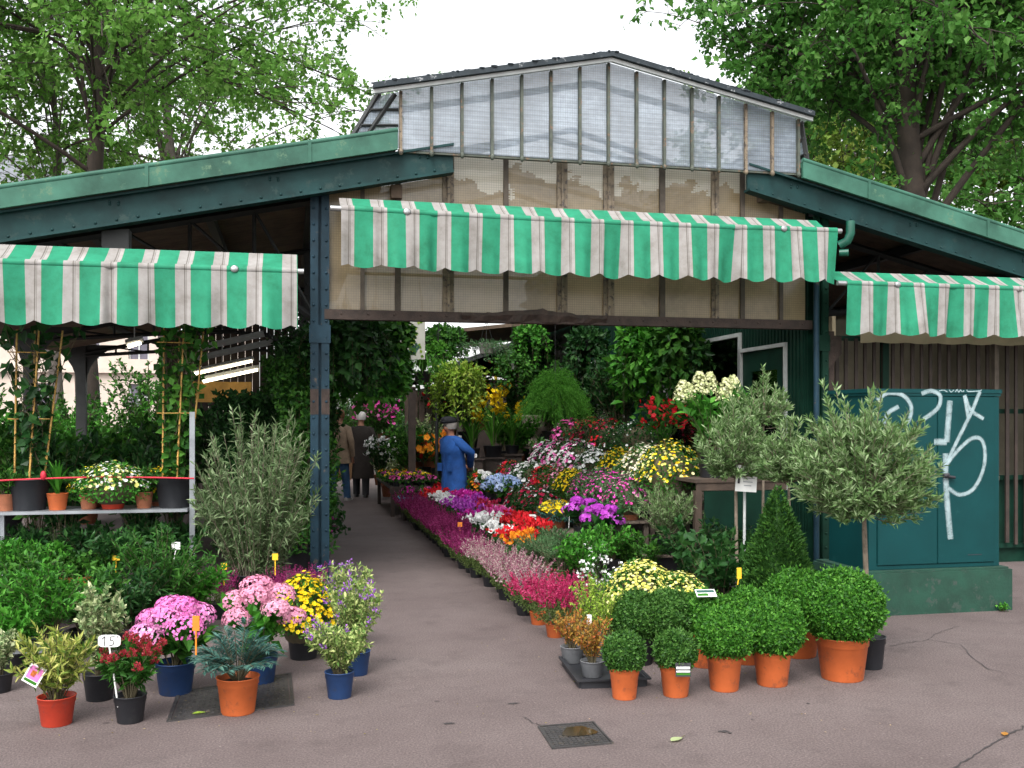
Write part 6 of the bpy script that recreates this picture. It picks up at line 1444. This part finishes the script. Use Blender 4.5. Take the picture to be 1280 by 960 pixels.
# bushes outside the left wing and past the aisle
def bush(label,loc,w,h,key,seed,ll=.11,n=70,per=60):
    r=np.random.default_rng(seed); t=thing('garden_bush',label,'bush',loc,0,'bushes outside behind the pavilion'); g=G(); shrub(g,r,n,h,w,ll,ll*.55,per,0,.15,.7,1.,.1,.012,.45,tr=(0,1)); g.build('foliage',[L[key],L['stem']],t)
pl,_=on_Y(150,560,24.)
for (x,Y,w,h,key,lab) in ((140,23.5,2.6,2.0,'bright','bright green bush behind the middle iron column'),(185,25,2.6,3.1,'green','green bush behind the right trellis climber'),(95,24,2.4,2.4,'green','green bush behind the left trellis climber'),(40,25,2.8,2.2,'bright','bright green bush at the left photo edge outside'),(235,26,2.8,3.2,'bright','light green bush behind the rack post'),(-20,26,3.,2.4,'green','green bush outside, cut by the left photo edge'),
                          (300,25,3.0,2.3,'dark','dark bush behind the left wing, below the lamps'),(360,27,3.0,2.6,'green','green bush at the rear left of the aisle'),(430,30,2.6,3.2,'green','green bush closing the far end of the aisle, left'),(470,34,3.0,3.4,'dark','dark bush closing the far end of the aisle, right'),(500,28,1.8,2.6,'bright','bright bush in front of the rear kiosk')):
    p,_=on_Y(x,560,Y); bush(lab,(p[0],Y,0),w,h,key,int(x+50))
# ------------------------------------------------------------------ stone building beyond
bd=thing('apartment_building','pale stone apartment building with rows of tall windows behind the left wing','building',(-30,62,0)); off=(-30,62,0)
bx0,bx1,BY=-62.,-2.,60.
cols=np.arange(bx0+1.6,bx1-1.5,2.6); floors=[(1.0,3.6),(5.0,7.2),(8.6,10.6),(11.8,13.4)]
g=G(); xs=[bx0]; 
for c in cols: xs+= [c-.55,c+.55]
xs.append(bx1); zc=0
zs=[0]
for a,b in floors: zs+=[a,b]
zs.append(14.6)
for i in range(len(xs)-1):
    for j in range(len(zs)-1):
        if i%2==1 and j%2==1: continue
        g.box(xs[i]+.0005,xs[i+1]-.0005,BY,BY+.45,zs[j]+.0005,zs[j+1]-.0005)
g.build('wall',M['stone'],bd,off)
g=G()
for z in (4.2,7.8,11.1,14.3): g.box(bx0,bx1,BY-.28,BY-.004,z,z+.28)
g.build('cornice',M['stone'],bd,off)
g=G(); g.prism([(BY-.1,14.61),(BY+1.6,16.6),(BY+10,16.9),(BY+10,14.61)],'x',bx0,bx1); g.build('roof',M['slate'],bd,off)
cnt=0
for (a,b) in floors:
    for c in cols:
        if -34<c<-6 and cnt<60:
            cnt+=1
            g=G(); g.box(c-.54,c+.54,BY+.2,BY+.23,a,b); w=g.build('window',M['pane_dark'],bd,off)
            g=G(); g.box(c-.54,c-.46,BY+.15,BY+.198,a,b); g.box(c+.46,c+.54,BY+.15,BY+.198,a,b); g.box(c-.04,c+.04,BY+.15,BY+.198,a,b); g.box(c-.459,c-.041,BY+.15,BY+.198,a+(b-a)*.7,a+(b-a)*.7+.07); g.box(c+.041,c+.459,BY+.15,BY+.198,a+(b-a)*.7,a+(b-a)*.7+.07); g.build('frame',M['frame_white'],w,off)
# ------------------------------------------------------------------ people
SKIN=plain('skin',(.42,.20,.13),.55,0,.06,30); HAIRG=plain('grey_hair',(.32,.30,.28),.8); 
def skinbody(t,verts,edges,mat,name='body'):
    me=bpy.data.meshes.new(name); me.from_pydata([v[:3] for v in verts],edges,[]); o=bpy.data.objects.new(name,me); COL.objects.link(o); o.parent=t
    md=o.modifiers.new('skin','SKIN'); 
    if not me.skin_vertices: 
        bpy.context.view_layer.objects.active=o; 
    sv=me.skin_vertices[0].data if me.skin_vertices else None
    if sv is not None:
        for i,v in enumerate(verts): sv[i].radius=(v[3],v[3] if len(v)<5 else v[4])
        sv[0].use_root=True
    md.use_smooth_shade=True; o.modifiers.new('sub','SUBSURF').levels=2; o.modifiers['sub'].render_levels=2; me.materials.append(mat); return o
def ring(c,rx,ry,n=20,rot=0): 
    a=np.arange(n)*2*PI/n; return np.stack([c[0]+rx*np.cos(a)*math.cos(rot)-ry*np.sin(a)*math.sin(rot),c[1]+rx*np.cos(a)*math.sin(rot)+ry*np.sin(a)*math.cos(rot),np.full(n,c[2])],1)
def person(label,loc,rz,pose,H=1.74):
    """pose: dict of coat/trouser colours and arm joints; faces local -Y"""
    t=thing('person',label,'person',loc,rz,'people in the aisle'); P=pose; b=P.get('bend',0.)
    hip=.90*H/1.74; sh=1.42*H/1.74; hd=1.62*H/1.74; fy=-b
    arm={s:P['arms'][s] for s in (-1,1)}
    v=[(0,0,hip,.13,.10),(0,fy*.4,hip+.25,.135,.10),(0,fy*.8,sh-.08,.15,.10),(0,fy,sh+.02,.07,.065),(0,fy-.01,sh+.09,.052,.055),(0,fy-.035,hd-.02,.078,.095),(0,fy-.035,hd+.07,.07,.085)]
    e=[(0,1),(1,2),(2,3),(3,4),(4,5),(5,6)]
    v.append((0,fy-.135,hd-.005,.014)); e.append((5,7))     # nose
    for s in (-1,1):
        i=len(v); (ex,ey,ez),(wx,wy,wz)=arm[s]
        v+=[(s*.17,fy*.9,sh-.04,.055),(ex,ey,ez,.042),(wx,wy,wz,.03)]; e+=[(2,i),(i,i+1),(i+1,i+2)]
        d=nrm(np.array([[wx-ex,wy-ey,wz-ez]]))[0]; j=len(v); v.append((wx+d[0]*.07,wy+d[1]*.07,wz+d[2]*.07,.03,.018)); e.append((i+2,j))
        for f in range(4):
            q=len(v); o=(f-1.5)*.016; v.append((wx+d[0]*.11+o*.3,wy+d[1]*.11+o,wz+d[2]*.11,.0085)); v.append((wx+d[0]*(.15+.012*(1.5-abs(f-1.5)))+o*.3,wy+d[1]*.15+o-.01,wz+d[2]*.15,.007)); e+=[(j,q),(q,q+1)]
        q=len(v); v.append((wx+d[0]*.05,wy+d[1]*.05-.035,wz+d[2]*.05,.010)); v.append((wx+d[0]*.09,wy+d[1]*.09-.05,wz+d[2]*.09,.008)); e+=[(i+2,q),(q,q+1)]
        i=len(v); st=P['step'].get(s,0.); v+=[(s*.09,0,hip-.06,.09),(s*.095,st*.4-.02,hip*.53,.062),(s*.10,st,.09,.042),(s*.10,st-.12,.035,.035)]; e+=[(0,i),(i,i+1),(i+1,i+2),(i+2,i+3)]
    body=skinbody(t,v,e,SKIN)
    # face and hair
    g=G(); 
    for s in (-1,1): g.sphere((s*.03,fy-.118,hd+.022),(.011,.008,.007),8,6)
    g.build('eyes',M['ink'],t); g=G(); g.box(-.022,.022,fy-.124,fy-.117,hd-.052,hd-.046); g.build('mouth',C['crimson'],t)
    g=G(); 
    for s in (-1,1): g.sphere((s*.082,fy-.02,hd+.01),(.012,.022,.032),8,6)
    g.build('ears',SKIN,t)
    if P.get('cap'):
        g=G(); g.lathe([(.098,-.015),(.112,.005),(.115,.04),(.09,.075),(.04,.088),(0,.09)],20,0,(0,fy-.035,hd+.075),sy=1.18); g.sphere((0,fy-.15,hd+.082),(.075,.06,.012),12,6); g.build('cap',P['cap'],t)
    g=G(); g.lathe([(.088,-.06),(.098,-.02),(.100,.03),(.08,.085),(.04,.105),(0,.11)],20,0,(0,fy-.015,hd+.03),sy=1.1); g.build('hair',P.get('hair',HAIRG),t)
    # coat : lofted torso and skirt, tapered sleeves
    cz=P['hem']; g=G(); w=P.get('w',1.)
    R_=[ring((0,P.get('hemy',0),cz),.235*w*P.get('flare',1.),.19*w*P.get('flare',1.)),ring((0,0,(cz+hip)/2),.225*w,.18*w),ring((0,0,hip+.02),.215*w,.165*w),ring((0,fy*.35,hip+.22),.205*w,.155*w),ring((0,fy*.65,sh-.2),.225*w,.16*w),ring((0,fy*.9,sh-.06),.225*w,.13*w),ring((0,fy*.98,sh),.17*w,.10*w),ring((0,fy,sh+.05),.075,.075)]
    for i in range(len(R_)-2): R_[i]=R_[i]*np.array([1,1,1])+np.stack([.006*np.sin(np.arange(20)*2.2+i),.006*np.cos(np.arange(20)*1.7+i*2),np.zeros(20)],1)
    g.loft(R_,cap=False)
    for s in (-1,1):
        (ex,ey,ez),(wx,wy,wz)=arm[s]; a=np.array([s*.175*w,fy*.9,sh-.05]); m=np.array([ex,ey,ez]); q=np.array([wx,wy,wz]); pts=[a+np.array([-s*.06,0,.02]),a,(a+m)/2,m,(m+q)/2,q]; g.tube(pts,[.08,.082,.072,.062,.055,.05],12)
    coat=g.build('coat',P['coat'],t)
    g=G()
    for s in (-1,1): g.box(s*.12-.055,s*.12+.055,-.185*w,-.175*w,hip-.02,hip+.10)
    g.tube([(0,-.187*w,cz+.03),(0,-.16*w+fy*.5,hip+.25),(0,-.135*w+fy*.9,sh-.1)],.006,5); g.build('pockets_and_placket',P['coat'],coat)
    g=G()
    for s in (-1,1): st=P['step'].get(s,0.); g.tube([(s*.085,0,hip+.02),(s*.09,0,hip-.12),(s*.095,st*.4-.02,hip*.53),(s*.10,st,.10),(s*.10,st-.005,.055)],[.115,.105,.082,.068,.07],14)
    g.build('trousers',P['trousers'],t)
    for s in (-1,1):
        st=P['step'].get(s,0.); g=G(); g.loft([ring((s*.10,st-.05,.0),.052,.135,14),ring((s*.10,st-.05,.03),.054,.138,14),ring((s*.10,st-.035,.065),.046,.10,14),ring((s*.10,st+.0,.10),.04,.055,14)]); g.build('shoe',P['shoe'],t)
    return t
MC=lambda n,c: plain(n,c,.85,0,.25,9,.9,11)
JEANS=MC('blue_denim',(.035,.09,.19)); BEIGE=MC('beige_jacket',(.28,.20,.135)); DARKC=MC('dark_brown_coat',(.022,.016,.013)); BLUEC=MC('royal_blue_coat',(.011,.078,.30)); DTR=MC('dark_trousers',(.02,.02,.024)); CAPM=MC('dark_wool_cap',(.016,.017,.022)); WHAIR=plain('white_hair',(.62,.60,.58),.8)
WSHOE=potmat('pale_shoe',(.4,.38,.36)); BSHOE=potmat('black_shoe',(.015,.015,.015))
p,_=gp(424,626); person('person in a beige hooded jacket and blue jeans strolling along the aisle',(p[0],p[1],0),R(150),dict(coat=BEIGE,hem=.72,trousers=JEANS,shoe=WSHOE,step={-1:-.14,1:.16},arms={-1:((-.27,.03,1.12),(-.25,-.06,.86)),1:((.27,.03,1.12),(.26,-.06,.86))},hair=MC('ginger_brown_hair',(.20,.09,.04))),1.74)
p,_=gp(452,622); pd=person('person in a long dark brown coat with white hair walking away down the aisle',(p[0],p[1]+.15,0),R(172),dict(coat=DARKC,hem=.38,w=1.06,flare=1.08,trousers=DTR,shoe=BSHOE,step={-1:.12,1:-.12},arms={-1:((-.28,.03,1.10),(-.27,-.05,.85)),1:((.28,.03,1.10),(.28,-.05,.84))},hair=WHAIR),1.70)
c=pd.location; bg_=thing('shopping_bag','tan paper shopping bag hanging at the side of the dark coat','bag',(c[0]-.34,c[1]-.10,.36)); g=G(); g.prism([(-.14,0),(.14,0),(.16,.34),(-.16,.34)],'y',-.06,.06); g.build('bag',plain('kraft_paper',(.36,.20,.10),.8),bg_); g=G(); g.tube([(-.08,0,.34),(-.04,0,.46),(.04,0,.46),(.08,0,.34)],.005,5); g.build('handles',M['wood'],bg_)
p=atX(571,2.42,0); person('person in a royal blue long coat and dark cap standing with hands behind the back',(p[0],p[1]+.25,0),R(-62),dict(coat=BLUEC,hem=.30,w=1.0,flare=1.05,bend=.06,trousers=DTR,shoe=BSHOE,step={-1:.02,1:-.02},arms={-1:((-.31,.08,1.06),(-.10,.24,.88)),1:((.31,.08,1.06),(.08,.25,.86))},cap=CAPM),1.55)
EXPO = 1.45
# ------------------------------------------------------------------ camera, light, world
cd = bpy.data.cameras.new('camera'); cam = bpy.data.objects.new('camera', cd); COL.objects.link(cam)
cam.location = (0,0,CH); cam.rotation_euler = (PI/2, 0, -TH)
cd.sensor_width = 36; cd.lens = 36*FPX/1280; cd.shift_y = (HZ-480)/1280; cd.clip_end = 2000
S.camera = cam
w = bpy.data.worlds.new('World'); S.world = w; w.use_nodes = True
nt = w.node_tree; bg = nt.nodes['Background']
sky = nt.nodes.new('ShaderNodeTexSky'); sky.sky_type = 'NISHITA'; sky.sun_disc = False
SUN_EL, SUN_AZ = R(52), R(205)     # azimuth clockwise from +Y: the sun stands behind the camera, to the left
sky.sun_elevation = SUN_EL; sky.sun_rotation = SUN_AZ; sky.dust_density = 3; sky.air_density = 1.2; sky.ozone_density = 1
hs = nt.nodes.new('ShaderNodeHueSaturation'); hs.inputs['Saturation'].default_value = .12
nt.links.new(sky.outputs[0], hs.inputs['Color']); nt.links.new(hs.outputs[0], bg.inputs[0]); bg.inputs[1].default_value = .15
ld = bpy.data.lights.new('sun', 'SUN'); ld.energy = 1.0; ld.angle = R(25); ld.color = (1,.965,.92)
sun = bpy.data.objects.new('sun', ld); COL.objects.link(sun)
dv = Vector((math.sin(SUN_AZ)*math.cos(SUN_EL), math.cos(SUN_AZ)*math.cos(SUN_EL), math.sin(SUN_EL)))
sun.rotation_euler = dv.to_track_quat('Z','Y').to_euler(); sun.location = (-5,-10,20)
S.view_settings.view_transform = 'Standard'; S.view_settings.look = 'None'; S.view_settings.gamma = 1
S.view_settings.exposure = EXPO
S.cycles.max_bounces = 7; S.cycles.diffuse_bounces = 4; S.cycles.transparent_max_bounces = 16
S.cycles.use_fast_gi = False
